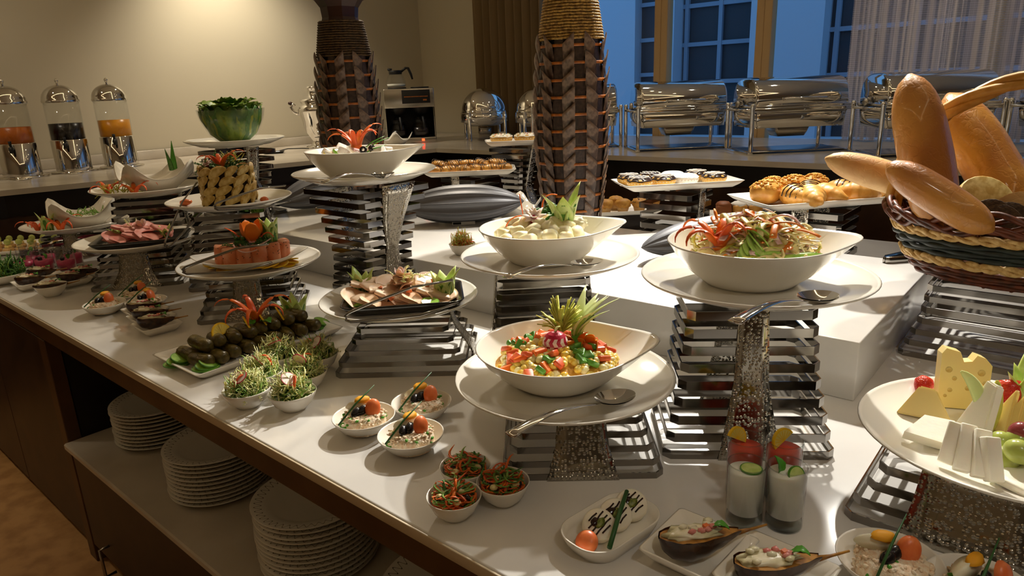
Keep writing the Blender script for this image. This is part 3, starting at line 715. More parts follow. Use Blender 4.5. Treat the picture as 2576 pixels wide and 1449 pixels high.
# ================================================================ chafing dishes
def rect_chafer(loc, rz, label):
    root = empty('chafing_dish', loc, label, 'chafing dish', rz, 'rectangular roll-top chafing dishes')
    Lc, Wc, zt = .56, .36, .235
    for sx_ in (-1, 1):
        for sy_ in (-1, 1):
            part('leg', MB().lathe([(0, 0), (.013, 0), (.014, .006), (.012, .02), (.012, zt+.018), (.014, zt+.024), (.011, zt+.036), (0, zt+.038)], 12), ['chrome'], root, (sx_*Lc/2, sy_*Wc/2, 0))
        part('end_rail', MB().tube([(0, -Wc/2, 0), (0, Wc/2, 0)], .009, 8), ['chrome'], root, (sx_*Lc/2, 0, zt))
        part('foot_rail', MB().rbox(.026, Wc, .012, .003), ['chrome'], root, (sx_*Lc/2, 0, .006))
    for sy_ in (-1, 1): part('side_rail', MB().rbox(Lc, .014, .022, .004), ['chrome'], root, (0, sy_*Wc/2, zt))
    part('base_shelf', MB().rbox(Lc*.94, Wc*.8, .005, .002), ['steel_soft'], root, (0, 0, .012))
    part('water_pan', dish(Lc*.95, Wc*.95, .10, .95, .03, .004), ['chrome'], root, (0, 0, zt-.095))
    part('fuel_box', dish(.20, .15, .055, .78, .012, .003), ['steel_soft'], root, (0, 0, .085))
    b = MB(); na = 22; Ll = Lc*.92; rr = Wc*.48; hh = .150
    sec = []
    for i in range(na+1):
        a = pi*i/na; sec.append((rr*math.copysign(abs(cos(a))**.75, cos(a)), hh*abs(sin(a))**.62))
    rings = []
    for x, k in ((-Ll/2, .93), (-Ll/2+.004, .98), (-Ll/2+.012, 1), (0, 1.0), (Ll/2-.012, 1), (Ll/2-.004, .98), (Ll/2, .93)):
        rings.append([Vector((x, y*k, z*k)) for y, z in sec])
    b.loft(rings, cap=True)
    lid = part('roll_lid', b, ['chrome'], root, (0, 0, zt+.022))
    part('lid_handle', MB().tube([(-.11, 0, 0), (-.11, -.035, .008), (.11, -.035, .008), (.11, 0, 0)], .006, 8), ['chrome'], lid, (0, -rr*.985, .03))
    part('lid_rim', MB().rbox(Ll+.012, Wc*1.0, .016, .004), ['chrome'], root, (0, 0, zt+.017))
    for sx_ in (-1, 1): part('hinge_cap', MB().lathe([(0, -.008), (.02, -.008), (.02, .008), (0, .008)], 16, RY(pi/2)), ['steel_soft'], root, (sx_*(Lc/2-.004), Wc*.12, zt+.03))
    return root
CH = [((.47, 4.74), R(0), 'rectangular chafing dish half hidden behind the bright-collared vase'), ((1.065, 4.37), R(2), 'rectangular chafing dish just right of the bright-collared vase'),
      ((1.600, 3.97), R(3), 'rectangular chafing dish between the second tan window post and the curtain'), ((2.13, 3.56), R(-5), 'rectangular chafing dish behind the tall bread loaf'), ((2.66, 3.12), R(-8), 'rectangular chafing dish at the right edge behind the basket handle')]
for (x, y), rz, lb in CH: rect_chafer((x, y, .20), rz, lb)
def round_chafer(loc, rz, label):
    root = empty('round_chafing_dish', loc, label, 'chafing dish', rz, 'round chafing dishes')
    for k in range(4):
        a = pi/4+k*pi/2
        part('leg', MB().lathe([(0, 0), (.013, 0), (.014, .005), (.012, .02), (.012, .225), (0, .232)], 12), ['chrome'], root, (.20*cos(a), .20*sin(a), 0))
    part('ring_band', MB().lathe([(.185, .15), (.195, .15), (.195, .225), (.185, .225)], 40), ['chrome'], root)
    part('water_pan', MB().lathe([(0, .115), (.12, .118), (.165, .14), (.182, .19), (.182, .222)], 40), ['chrome'], root)
    part('fuel_box', MB().lathe([(0, .05), (.05, .05), (.055, .10), (0, .10)], 20), ['steel_soft'], root)
    part('dome_lid', MB().lathe([(.186, .225), (.188, .232)]+[(.183*cos(pi/2*i/12), .235+.175*sin(pi/2*i/12)) for i in range(13)], 48), ['chrome'], root)
    part('lid_handle', MB().tube([(-.05, -.178, .26), (-.05, -.21, .262), (.05, -.21, .262), (.05, -.178, .26)], .006, 8), ['chrome'], root)
    return root
round_chafer((-.17, 5.72, .20), R(10), 'round domed chafing dish in front of the cream wall'); round_chafer((.27, 5.34, .20), R(5), 'round domed chafing dish next to the bright-collared vase')
cd = item('name_card', MB().rbox(.05, .002, .075, .0008, seg=1), ['label_white'], (-.03, 5.50, .238), 'blank pale card standing by the round chafing dish', 'card', R(10))
# ================================================================ juice dispensers
def dispenser(loc, juice, label, lvl):
    root = empty('juice_dispenser', loc, label, 'juice dispenser', R(22), 'juice dispensers against the cream wall')
    part('base', MB().lathe([(0, 0), (.128, 0), (.13, .004), (.128, .010), (.105, .014), (0, .014)], 40), ['chrome'], root)
    part('body', MB().lathe([(.1, .014), (.1, .195), (.094, .2), (0, .2)], 40), ['chrome'], root)
    part('tank', MB().lathe([(.096, .2), (.096, .425), (.0925, .425), (.0925, .2)], 40), ['glass_thin'], root)
    part('juice', MB().lathe([(0, .201), (.091, .201), (.091, lvl), (0, lvl)], 40), [juice], root)
    part('lid', MB().lathe([(.101, .418), (.103, .43)]+[(.1*cos(pi/2*i/8), .434+.088*sin(pi/2*i/8)) for i in range(9)], 40), ['chrome'], root)
    part('knob', MB().lathe([(.006, .52), (.006, .535), (.010, .538), (.012, .546), (.008, .556), (0, .558)], 14), ['chrome'], root)
    part('tap', MB().tube([(0, -.095, .175), (0, -.135, .175), (0, -.14, .15)], [.012, .012, .009], 10), ['rubber_black'], root)
    part('tap_lever', MB().tube([(0, -.125, .18), (0, -.13, .215)], [.006, .009], 8), ['rubber_black'], root)
    part('drip_tray', MB().lathe([(0, 0), (.05, 0), (.052, .008), (0, .008)], 24), ['chrome'], root, (.02, -.165, 0))
    return root
for (px, py), j, lb, lv in (((46, 449), 'juice_amber', 'tall steel juice dispenser with amber juice at the left edge', .29), ((178, 434), 'juice_dark', 'tall steel juice dispenser with dark juice', .295), ((298, 422), 'juice_orange', 'tall steel juice dispenser with orange juice', .30)):
    dispenser(at(px, py, .2)+Vector((0, .05, 0)), j, lb, lv)
# ================================================================ samovar and coffee machine
sm = empty('samovar', (-1.50, 5.60, .20), 'ornate silver samovar beside the dark-collared vase', 'samovar', R(15))
part('body', MB().lathe([(0, 0), (.095, 0), (.095, .012), (.07, .02), (.055, .035), (.05, .06), (.065, .085), (.09, .12), (.105, .17), (.115, .22), (.135, .28), (.14, .30), (.125, .325), (.105, .335), (.12, .36), (.11, .375), (.08, .385), (.05, .395), (.05, .45), (.056, .455), (.056, .47), (0, .47)], 40), ['chrome'], sm)
for s in (-1, 1):
    part('handle', MB().tube([(s*.125, 0, .26), (s*.165, 0, .28), (s*.185, 0, .32), (s*.165, 0, .345), (s*.15, 0, .33)], [.010, .011, .013, .011, .009], 8, up=(0, 1, 0)), ['chrome'], sm)
    part('handle_grip', MB().blob(.018, .014, .014, 2), ['vase_neck'], sm, (s*.186, 0, .35))
part('spigot', MB().tube([(0, -.09, .13), (0, -.15, .13), (0, -.165, .10)], [.011, .010, .008], 8), ['chrome'], sm)
part('spigot_key', MB().tube([(0, -.14, .13), (0, -.14, .165)], [.006, .013], 8), ['chrome'], sm)
part('foot_ring', MB().lathe([(.1, 0), (.108, .006), (.1, .014)], 32), ['chrome'], sm)
cm = empty('coffee_machine', (-.80, 5.88, .20), 'grey steel coffee machine with a dark front panel', 'coffee machine', R(10))
for nm, sx_, sy_, sz_, x, y, z, mm in (('back_panel', .40, .12, .42, 0, .15, .21, 'steel_soft'), ('head', .40, .40, .15, 0, 0, .355, 'steel_soft'), ('base', .40, .40, .045, 0, 0, .0225, 'steel_soft'), ('side_panel', .012, .36, .26, .194, 0, .16, 'steel_soft'), ('side_panel', .012, .36, .26, -.194, 0, .16, 'steel_soft'), ('inner_panel', .375, .01, .235, 0, .085, .163, 'rubber_black')):
    part(nm, MB().rbox(sx_, sy_, sz_, .006), [mm], cm, (x, y, z))
pn = part('front_panel', MB().rbox(.22, .004, .10, .0015), ['rubber_black'], cm, (.055, -.201, .365))
part('panel_border', MB().rbox(.225, .002, .105, .0008, seg=1), ['led_trim'] if 'led_trim' in MATS else ['vase_neck'], cm, (.055, -.2005, .365))
part('panel_print', MB().box(.19, .001, .006), ['cane'], pn, (0, -.0026, .0)); part('panel_mark', MB().box(.03, .001, .012), ['cane'], pn, (.07, -.0026, -.028))
part('indicator_lamp', MB().rbox(.022, .006, .018, .003), ['led_red'], cm, (.09, -.202, .024))
for x in (-.09, .095):
    part('warmer_plate', MB().lathe([(0, 0), (.07, 0), (.07, .008), (0, .008)], 24), ['rubber_black'], cm, (x, -.08, .044))
    part('filter_basket', MB().lathe([(.085, .0), (.06, -.05), (.03, -.062), (0, -.062)], 24), ['rubber_black'], cm, (x, -.08, .281))
part('warmer_plate', MB().lathe([(0, 0), (.075, 0), (.075, .010), (0, .010)], 24), ['rubber_black'], cm, (.1, -.02, .43)); part('warmer_plate', MB().lathe([(0, 0), (.075, 0), (.075, .010), (0, .010)], 24), ['rubber_black'], cm, (-.085, -.02, .43))
def carafe(loc, fill, lvl, label, rz):
    root = empty('carafe', loc, label, 'carafe', rz, 'glass coffee carafes')
    part('glass_body', MB().lathe([(0, .001), (.068, .001), (.078, .012), (.08, .04), (.066, .085), (.048, .108), (.045, .108), (.063, .084), (.077, .04), (.075, .014), (.066, .004), (0, .004)], 32), ['glass_thin'], root)
    part('contents', MB().lathe([(0, .005), (.064, .005), (.073, .014), (.075, lvl), (0, lvl)], 32), [fill], root)
    part('collar', MB().lathe([(.05, .104), (.052, .104), (.054, .13), (.047, .134), (0, .13)], 28), ['rubber_black'], root)
    part('handle', MB().tube([(.045, 0, .122), (.085, 0, .150), (.105, 0, .148), (.125, 0, .10), (.135, 0, .06)], [.010, .010, .011, .010, .007], 8, up=(0, 1, 0)), ['rubber_black'], root)
    part('lid_spout', MB().tube([(-.03, 0, .132), (-.062, 0, .145)], [.018, .007], 8, up=(0, 1, 0)), ['rubber_black'], root)
carafe((-.885, 5.855, .641), 'yogurt', .028, 'glass carafe with black handle on top of the coffee machine', R(10))
carafe((-.70, 5.78, .253), 'juice_dark', .07, 'dark coffee carafe on the warming plate of the coffee machine', R(-70))
carafe((-.88, 5.75, .253), 'juice_dark', .05, 'shadowed coffee carafe on the left warming plate', R(-70))
item('square_bowl', WBM, None, (-.86, 5.42, .205), 'small white square bowl in front of the coffee machine', 'bowl', R(55), sc=.85)
item('power_cord', MB().tube([(-1.75, 5.3, .206), (-1.68, 5.35, .218), (-1.6, 5.42, .212), (-1.55, 5.46, .206)], .004, 6), ['rubber_black'], (0, 0, 0), 'black cord of the samovar on the pale counter', 'cord')
for k, (px, py, w) in enumerate(((660, 386, .16), (690, 386, .15))):
    q = at(px, py, .2); o = item('oval_dish', dish(w, .10, .016, .8, .03, .003), ['black_ware' if k else 'porcelain'], q, ('white', 'black')[k]+' shallow dish on the pale counter behind the lettuce bowl', 'dish', R(20))
# ================================================================ bread basket
BC = Vector((1.14, 1.405, .172))
stand((BC.x-.01, BC.y-.02, 0), IA, .172, 7, [(0, .46), (.5, .40), (1, .38)], .72, 'wide slatted steel stand under the bread basket', panel='y', pw=(.06, .07, .12), poff=.12)
bk = empty('bread_basket', BC, 'oval wicker basket in brown, straw and dark green, full of bread', 'basket', IA+R(12))
EA, EB = .30, .215
def ell(a, s, z): return (EA*s*cos(a), EB*s*sin(a), z)
part('basket_floor', MB().lathe([(0, 0), (1, 0), (1, .008), (0, .008)], 40, fn=lambda r, z, a: ell(a, r*.78, z)), ['wicker_brown'], bk)
NS = 30
for k in range(NS):
    a = 2*pi*k/NS; part('stake', MB().tube([ell(a, .78, .0), ell(a, .90, .07), ell(a, 1.0, .135)], .0042, 6), ['wicker_brown'], bk)
def strand(s0, z0, amp, ph, r, m, zamp=0, name='wicker_strand', n=NS, k2=None):
    pts = []; nn = 240
    for i in range(nn+1):
        a = 2*pi*i/nn; w = sin(a*n/2+ph); z2 = zamp*sin(a*(k2 or n/3)+ph*1.3); s = s0+amp*w; p = ell(a, s, z0+z2); pts.append(p)
    part(name, MB().tube(pts, r, 6, cap=False), [m], bk)
for j, (z, s) in enumerate(((.006, .80), (.014, .815), (.022, .835), (.030, .85))): strand(s, z, .013, pi*(j % 2), .0052, 'wicker_brown')
for ph in (0, 2*pi/3, 4*pi/3): strand(.885, .046, .016, ph, .0062, 'wicker_straw', .006, 'straw_braid', NS*1.6, NS*.8)
for j, (z, s) in enumerate(((.062, .90), (.071, .915), (.080, .93), (.088, .945))): strand(s, z, .015, pi*(j % 2), .0058, 'wicker_green')
for ph in (0, 2*pi/3, 4*pi/3): strand(.965, .104, .015, ph, .0058, 'wicker_straw', .006, 'straw_braid', NS*1.6, NS*.8)
for j in range(5): strand(1.0+.012*(j % 3), .122+.007*j, .022, 2*pi*j/5, .0062, 'wicker_brown', .011, 'rim_strand', NS*.8, NS*.4)
hp = []
for i in range(41):
    t = pi*i/40; hp.append((EA*.98*cos(t)*1.0, .03, .13+.285*sin(t)**.8))
for k in range(3):
    pts = []
    for i, p in enumerate(hp):
        a = i*.42+2*pi*k/3; t = pi*i/40; nx = Vector((cos(t), 0, sin(t)))
        pts.append(Vector(p)+nx*(.0095*cos(a))+Vector((0, 1, 0))*(.0095*sin(a)))
    part('handle_strand', MB().tube(pts, .0105, 8, up=(0, 1, 0)), ['willow'], bk)
# bread
def loaf(L, r, seed, fat=1.0, bend=.0):
    b = MB(); n = 22; pts = []; rr = []
    for i in range(n+1):
        t = i/n; x = L*t; e = max(.02, 1-abs(2*t-1)**3.4)**.6
        pts.append((x, bend*sin(pi*t), 0)); rr.append(r*e*(1+.03*noise.noise(Vector((t*5, seed, 0)))))
    b.tube(pts, rr, 20, flat=(1, .86)); return b
def lay(name, mb, mats, A, B, label, cat, roll=0, group=None): return along(name, mb, A, B, label, cat, roll, group, mats)
def cpt(px, py, Zc):   # photograph point at a chosen distance along the view axis
    d = fw*FOC+ix*(px-1288)+iy*(py-724.5); return Vector((0, 0, EYE))+d*(Zc/FOC)
LOAVES = [((2368, 592, 1.44), (2288, 186, 1.43), .058, 'crust', 'big brown bread loaf standing upright in the basket'),
    ((2600, 600, 1.56), (2385, 236, 1.70), .068, 'crust_gold', 'big golden bread loaf leaning right behind the basket handle'),
    ((2430, 505, 1.60), (2076, 398, 1.62), .043, 'crust_pale', 'pale long roll pointing left out of the basket'),
    ((2500, 582, 1.30), (2230, 412, 1.38), .041, 'crust', 'shiny brown roll leaning on the front rim of the basket')]
for k, (a, b2, r_, m_, lb) in enumerate(LOAVES):
    A, B = cpt(*a), cpt(*b2); lay('bread_loaf', loaf((B-A).length, r_, k+1), [m_], A, B, lb, 'bread', 0, 'bread loaves in the basket')
def slice_(w, h, t):
    b = MB(); n = 20
    out = [(w/2*cos(2*pi*i/n)*(1 if sin(2*pi*i/n) > 0 else 1.05), h/2*sin(2*pi*i/n)*(1 if sin(2*pi*i/n) > 0 else .85)) for i in range(n)]
    b.loft([[Vector((x*.97, y*.97, -t/2)) for x, y in out], [Vector((x, y, -t/2+.001)) for x, y in out], [Vector((x, y, t/2-.001)) for x, y in out], [Vector((x*.97, y*.97, t/2)) for x, y in out]]); return b
SLC = slice_(.075, .075, .012)
for k, (px, py, zc, rr_) in enumerate(((2490, 548, 1.36, -.5), (2512, 562, 1.35, -.4), (2536, 556, 1.35, -.25))):
    item('bread_slice', SLC, ['crumb_dark'], cpt(px, py, zc), ('dark rye bread slice nearest the shiny roll in the basket', 'middle dark rye bread slice at the basket rim', 'rightmost dark rye bread slice at the basket rim')[k], 'bread', group='rye slices', rot=(R(75), rr_, R(-28)))
item('bread_slice', slice_(.11, .10, .014), ['crust_pale'], cpt(2572, 545, 1.36), 'pale seeded bread slice at the right edge of the basket', 'bread', rot=(R(78), .1, R(-35)))
item('bread_slice', slice_(.12, .10, .014), ['wedge_flesh'], cpt(2480, 500, 1.5), 'yellow corn bread slice behind the dark rye slices', 'bread', rot=(R(60), .3, R(-10)))

# ================================================================ bakery on the far side of the island
def tray_on(px, py, Zc, L, Wd, rz, label, st_label, h=.022, n=5, base=0, wp=None, panel='x', lift=0):
    p = cpt(px, py, Zc); rt = p.z
    item('serving_tray', dish(L, Wd, h, .84, .012, .004), ['porcelain'], (p.x, p.y, rt-h), label, 'tray', rz, 'white bakery trays')
    if st_label: stand((p.x, p.y, base), IA, rt-h-base, n, wp or [(0, .24), (.5, .19), (1, .21)], .9, st_label, panel=panel, pw=(.05, .045, .09))
    return p, rt-h+.0042
p, zt = tray_on(1700, 452, 2.40, .42, .21, R(6), 'white tray of chocolate donuts and sugared cakes', 'slatted steel stand under the donut tray', n=7)
def donut(kind):
    b = MB(); n = 32
    def cup(r, z, a):
        k = 1+.03*cos(a*24)*(z > .001); return (r*k*cos(a), r*k*sin(a), z)
    b.lathe([(0, 0), (.033, 0), (.043, .022), (.042, .022), (.033, .002)], 96, mi=0, fn=cup)
    b.lathe([(.0385*1.0, .008)]+[(.0265+.0165*cos(R(x)), .022+.015*sin(R(x))) for x in range(-40, 70, 12)]+[(.012, .034), (0, .030)], n, mi=1)
    def drip(r, z, a): return (r*cos(a), r*sin(a), z-(.004*max(0, noise.noise(Vector((cos(a)*2.2, sin(a)*2.2, 1))))*(r > .036)*2))
    b.lathe([(.0435, .028), (.043, .032)]+[(.0265+.0165*cos(R(x)), .0235+.0155*sin(R(x))) for x in range(30, 100, 12)]+[(.010, .034), (0, .031)], n, mi=2, fn=drip)
    if kind == 'choc':
        for k in range(9):
            x = -.036+.009*k; pts = [(x+.008*sin(s*1.3+k), y, 0) for s, y in enumerate([-.034, -.02, -.006, .008, .022, .034])]
            pts = [(X, Y, .041 if X*X+Y*Y < .0014 else .034) for X, Y, _ in pts if X*X+Y*Y < .0018]
            if len(pts) > 2: b.tube(pts, .0011, 5, mi=3)
    elif kind == 'spr':
        rs2 = random.Random(5)
        for k in range(150):
            a = rs2.uniform(0, 2*pi); r = rs2.uniform(.008, .041); z = .0235+.0155*sqrt(max(0, 1-((r-.0265)/.0165)**2))
            b.box(.004, .0013, .0013, T(r*cos(a), r*sin(a), z+.0006) @ RZ(rs2.uniform(0, 3)), 3+k % 4)
    return b
D_CH = donut('choc').mesh('donut', ['paper_cup', 'donut', 'choc', 'icing'])
D_SP = donut('spr').mesh('donut', ['paper_cup', 'donut', 'sprinkle_icing', 'sp_red', 'sp_green', 'sp_blue', 'sp_yellow'])
D_SU = donut('none').mesh('sugared_cake', ['paper_cup', 'sugar', 'sugar'])
DN = [((-.145, -.045), D_CH, 'chocolate donut at the front left corner of its tray'), ((-.155, .045), D_CH, 'chocolate donut behind the front left one'), ((-.055, -.03), D_CH, 'chocolate donut second from the left at the front'), ((-.075, .055), D_CH, 'chocolate donut second from the left at the back'),
      ((.03, -.02), D_SU, 'white sugared cake in front'), ((.01, .062), D_SU, 'white sugared cake behind the other'), ((.125, -.035), D_CH, 'chocolate donut at the front right corner of its tray'), ((.095, .055), D_CH, 'chocolate donut at the back right of its tray')]
for (dx, dy), me, lb in DN:
    c, s = cos(R(6)), sin(R(6)); item('donut' if me is D_CH else 'sugared_cake', me, None, (p.x+dx*c-dy*s, p.y+dx*s+dy*c, zt), lb, 'donut' if me is D_CH else 'cake', rnd(0, 3), 'donuts on the donut tray')
p, zt = tray_on(1300, 351, 3.20, .30, .16, R(3), 'white tray of sprinkled donuts left of the bright-collared vase', 'hourglass slatted steel stand under the sprinkled donuts', n=12, wp=[(0, .24), (.45, .12), (1, .22)])
for k, (dx, dy) in enumerate(((-.072, -.01), (.04, -.01))): item('donut', D_SP, None, (p.x+dx, p.y+dy, zt), ('left', 'right')[k]+' donut with coloured sprinkles on white icing', 'donut', k, 'sprinkled donuts', sc=1.22)
p, zt = tray_on(1182, 424, 3.00, .40, .20, R(2), 'white tray of chocolate-striped buns', 'slatted steel stand under the striped buns', n=8, panel='y')
def danish(seed):
    b = MB(); rs2 = random.Random(seed); n = 14
    pts = [(-.045+.09*i/n, .008*sin(i), .018) for i in range(n+1)]
    b.tube(pts, [.024*sin(pi*(i+.6)/(n+1.2))**.45*(1+.07*sin(i*2.4)) for i in range(n+1)], 14, flat=(1, .85))
    for k in range(8):
        x = -.038+.011*k; b.tube([(x+.006*(a/3-1), .0245*cos(R(30*a)), .019+.0215*sin(R(30*a))) for a in range(0, 7)], .0013, 5, mi=1)
    return b
DAN = [danish(k).mesh('striped_bun', ['bun', 'choc']) for k in range(2)]
for r_ in range(2):
    for k in range(6):
        x = -.155+.062*k+(.02 if r_ else 0)
        if r_ and k == 5: continue
        item('striped_bun', DAN[k % 2], None, (p.x+x, p.y+(-.04 if not r_ else .045), zt+(.0 if not r_ else .014)), 'chocolate-striped bun, %s from the left in the %s row of its tray' % (('first', 'second', 'third', 'fourth', 'fifth', 'sixth')[k], ('front', 'back')[r_]), 'bun', R(-50+17*((k*3+r_) % 5)), 'chocolate-striped buns', rot=(rnd(-.2, .2), rnd(-.15, .15), R(-60+25*((k*3+r_) % 5))))
p, zt = tray_on(2045, 490, 2.10, .45, .25, R(11), 'white tray of croissants and crumble buns', 'slatted steel stand under the croissant tray', n=7, panel='y', wp=[(0, .27), (.5, .22), (1, .24)])
def croissant(choc):
    b = MB(); n = 42; pts = []; rr = []
    for i in range(n+1):
        t = i/n*2-1; a = t*1.0
        pts.append((.060*sin(a)*1.1, -.045*(1-cos(a)), .026*(1-.35*t*t))); k = (t*3.5+.5) % 1
        rr.append((.033*(1-abs(t)**1.7*.78))*(.90+.13*(1-abs(t))*1+.09*(k if t > 0 else 1-k)))
    b.tube(pts, rr, 16, flat=(1, .84))
    if choc:
        for k in range(6):
            i = 10+k*4; c = Vector(pts[i]); r = rr[i]+.001
            b.tube([c+Vector((.006*(a/3-1), r*cos(R(30*a)), r*.86*sin(R(30*a)))) for a in range(0, 7)], .0015, 5, mi=1)
    return b
CR = croissant(False).mesh('croissant', ['croissant', 'choc']); CRC = croissant(True).mesh('croissant', ['croissant', 'choc'])
def cbun():
    b = MB(); b.blob(.045, .038, .032, 3, .12, 2, 1, T(0, 0, .030))
    rs2 = random.Random(2)
    for k in range(90):
        a = rs2.uniform(0, 2*pi); e = rs2.uniform(.35, 1.5); r = Vector((.045*cos(a)*cos(e), .038*sin(a)*cos(e), .031*sin(e)+.032))
        b.blob(.0055, .004, .0035, 1, 0, 1, 0, T(*r) @ RZ(a*3), 1)
    return b
CB = cbun().mesh('crumble_bun', ['bun', 'streusel'])
for dx, dy, me, a, lb in ((-.155, -.02, CB, 20, 'crumble bun at the left end of the croissant tray'), (-.105, .05, CB, 60, 'crumble bun behind the left one'), (-.03, .075, CB, 10, 'crumble bun at the back middle of the croissant tray'), (.04, .085, CB, 80, 'crumble bun behind the striped croissants'),
                          (-.085, -.06, CRC, 100, 'chocolate-striped croissant nearest the left crumble bun'), (-.045, -.095, CR, 70, 'plain croissant at the front of its tray'), (.01, -.06, CR, 110, 'plain croissant second from the front'), (-.01, .0, CRC, 60, 'chocolate-striped croissant in the middle of its tray'), (.085, .0, CRC, 130, 'chocolate-striped croissant right of the middle'), (.105, -.055, CR, 150, 'plain croissant at the right of the tray'), (.165, -.01, CR, 170, 'small croissant under the pale long roll')):
    item('croissant' if me is not CB else 'crumble_bun', me, None, (p.x+dx, p.y+dy, zt), lb, 'croissant' if me is not CB else 'bun', R(a), 'pastries on the croissant tray', sc=1.12)
# muffins on a low tray, loaf cakes
p = cpt(1570, 522, 2.95)
item('serving_tray', dish(.30, .18, .018, .84, .012, .004), ['porcelain'], (p.x, p.y, p.z-.02), 'low white tray of muffins right of the bright-collared vase', 'tray', R(4))
item('tray_block', MB().rbox(.24, .14, p.z-.02, .004), ['wood_black'], (p.x, p.y, (p.z-.02)/2), 'dark block under the muffin tray', 'block', R(4))
def muffin(chips):
    b = MB(); b.lathe([(0, 0), (.020, 0), (.028, .030), (0, .030)], 24, mi=1)
    b.blob(.034, .034, .024, 3, .16, 2.5, 3, T(0, 0, .038))
    if chips:
        rs2 = random.Random(4)
        for k in range(14):
            a = rs2.uniform(0, 6.28); e = rs2.uniform(.2, 1.4); b.blob(.0035, .0035, .003, 1, 0, 1, 0, T(.034*cos(a)*cos(e), .034*sin(a)*cos(e), .038+.024*sin(e)), 2)
    return b
MU = muffin(0).mesh('muffin', ['muffin', 'crust_pale', 'choc']); MUC = muffin(1).mesh('muffin', ['muffin', 'crust_pale', 'choc'])
for dx, dy, me, lb in ((-.085, -.03, MU, 'plain muffin nearest the bright-collared vase'), (-.01, -.03, MU, 'plain muffin second in the row'), (.06, -.03, MUC, 'chocolate chip muffin in the row'), (-.03, .05, MU, 'plain muffin in the back row'), (.115, -.02, MUC, 'chocolate chip muffin behind the donut stand')):
    item('muffin', me, None, (p.x+dx, p.y+dy, p.z-.0158), lb, 'muffin', rnd(0, 3), 'muffins on the low tray')
p = cpt(1895, 538, 2.62)
item('serving_tray', dish(.34, .16, .016, .84, .02, .004), ['porcelain'], (p.x, p.y, p.z-.012), 'low white tray of sugared loaf cake', 'tray', R(-6))
item('tray_block', MB().rbox(.26, .12, p.z-.012, .004), ['wood_black'], (p.x, p.y, (p.z-.012)/2), 'dark block under the loaf cake tray', 'block', R(-6))
def lcake(seed):
    b = MB(); b.rbox(.055, .075, .05, .012, T(0, 0, .025), 0, 3); b.blob(.03, .036, .014, 2, .3, 3, seed, T(0, 0, .048), 1); return b
for k in range(5):
    item('loaf_cake', lcake(k), ['cake_brown' if k == 0 else 'bun', 'sugar' if k else 'cake_brown'], (p.x-.115+.055*k, p.y+.006*(-k), p.z-.0075), 'sugar-dusted loaf cake piece, %s from the left on the low tray' % ORD[k].replace('topmost', 'first'), 'cake', R(-12+9*(k % 3)), 'sugared loaf cake pieces')
item('wavy_bowl', WBM, None, (.02, 2.74, .1), 'square wavy-rimmed white bowl behind the charcoal boat in the centre', 'bowl', R(30), 'wavy square bowls', sc=.75)
item('tray_block', MB().rbox(.10, .10, .1, .004), ['wood_black'], (.02, 2.74, .05), 'dark block under the wavy bowl behind the charcoal boat', 'block', R(30))
# ================================================================ garnish builders
def blade(pts, w, t, b, up=(0, 0, 1), mi=0, tipk=.05, shape=None, n=6):
    m = len(pts)-1
    rr = [max(tipk, (shape(i/m) if shape else sin(pi*(.18+.82*i/m))**.8))*w for i in range(m+1)]
    b.tube(pts, rr, n, up=up, flat=(1, t/w), mi=mi)
def pepper_flower(n=7, L=.05, curl=1.0, seed=0, bud=.012, w=.0045, spread=1.0):
    """carved pepper: a bud whose cut strips arch outwards and curl down at the tips"""
    b = MB(); rs = random.Random(seed); n = max(5, n-1)
    for k in range(n):
        a = 2*pi*k/n+rs.uniform(-.3, .3); l = L*rs.uniform(.85, 1.2); c = curl*rs.uniform(.75, 1.25); d = Vector((cos(a), sin(a), 0)); p = d*(bud*.45)+Vector((0, 0, bud*.6)); e = 1.25; pts = [p.copy()]
        for i in range(12):
            t = i/11; e -= c*(.10+.30*t*t)*1.0; p = p+(d*cos(e)+Vector((0, 0, sin(e))))*(l*1.35/12); pts.append(p.copy())
        b.tube(pts, [w*1.55*(1.05-.9*(i/12)**1.4) for i in range(13)], 8, up=d+Vector((0, 0, .3)), flat=(1, .42), mi=k % 2)
    b.lathe([(0, 0), (bud*.7, .001), (bud, bud*.8), (bud*.8, bud*1.7), (0, bud*1.6)], 12)
    return b
def cuke_crown(n=5, h=.055, w=.011, spread=.5, seed=0, fan=None):
    b = MB(); rs = random.Random(seed)
    for k in range(n):
        a = 2*pi*k/n+rs.uniform(-.2, .2) if fan is None else fan[0]+(fan[1]-fan[0])*k/(n-1)
        hh = h*rs.uniform(.8, 1.1); sp = spread*rs.uniform(.7, 1.2); d = Vector((cos(a), sin(a), 0)); pts = []
        for i in range(8):
            t = i/7; pts.append(d*(w*.7+sp*h*t*t)+Vector((0, 0, hh*t)))
        sh = lambda t: .98*(1-((t-.35)/.65)**1.7)+.02 if t > .35 else .82+.18*t/.35
        m = len(pts)-1
        b.tube(pts, [sh(i/m)*w*1.25 for i in range(m+1)], 8, up=d, flat=(1, .24), mi=0)
        q = [p+d*.0026 for p in pts[:6]]
        b.tube(q, [sh(i/m)*w*1.12*(1-.12*i) for i in range(6)], 8, up=d, flat=(1, .22), mi=1)
    b.lathe([(0, 0), (w*1.0, 0), (w*1.05, h*.12), (0, h*.14)], 12, mi=1)
    return b
def tulip(r, h, n=5):
    b = MB()
    for k in range(n):
        a = 2*pi*k/n; d = Vector((cos(a), sin(a), 0)); pts = [d*(r*(.25+.75*sin(min(1.5, t*2.2))))+Vector((0, 0, h*t)) for t in [i/8 for i in range(9)]]
        b.tube(pts, [r*.62*(.45+.75*sin(pi*min(.98, .12+t*.86))) if t < .95 else .0005 for t in [i/8 for i in range(9)]], 8, up=d, flat=(1, .12))
    return b
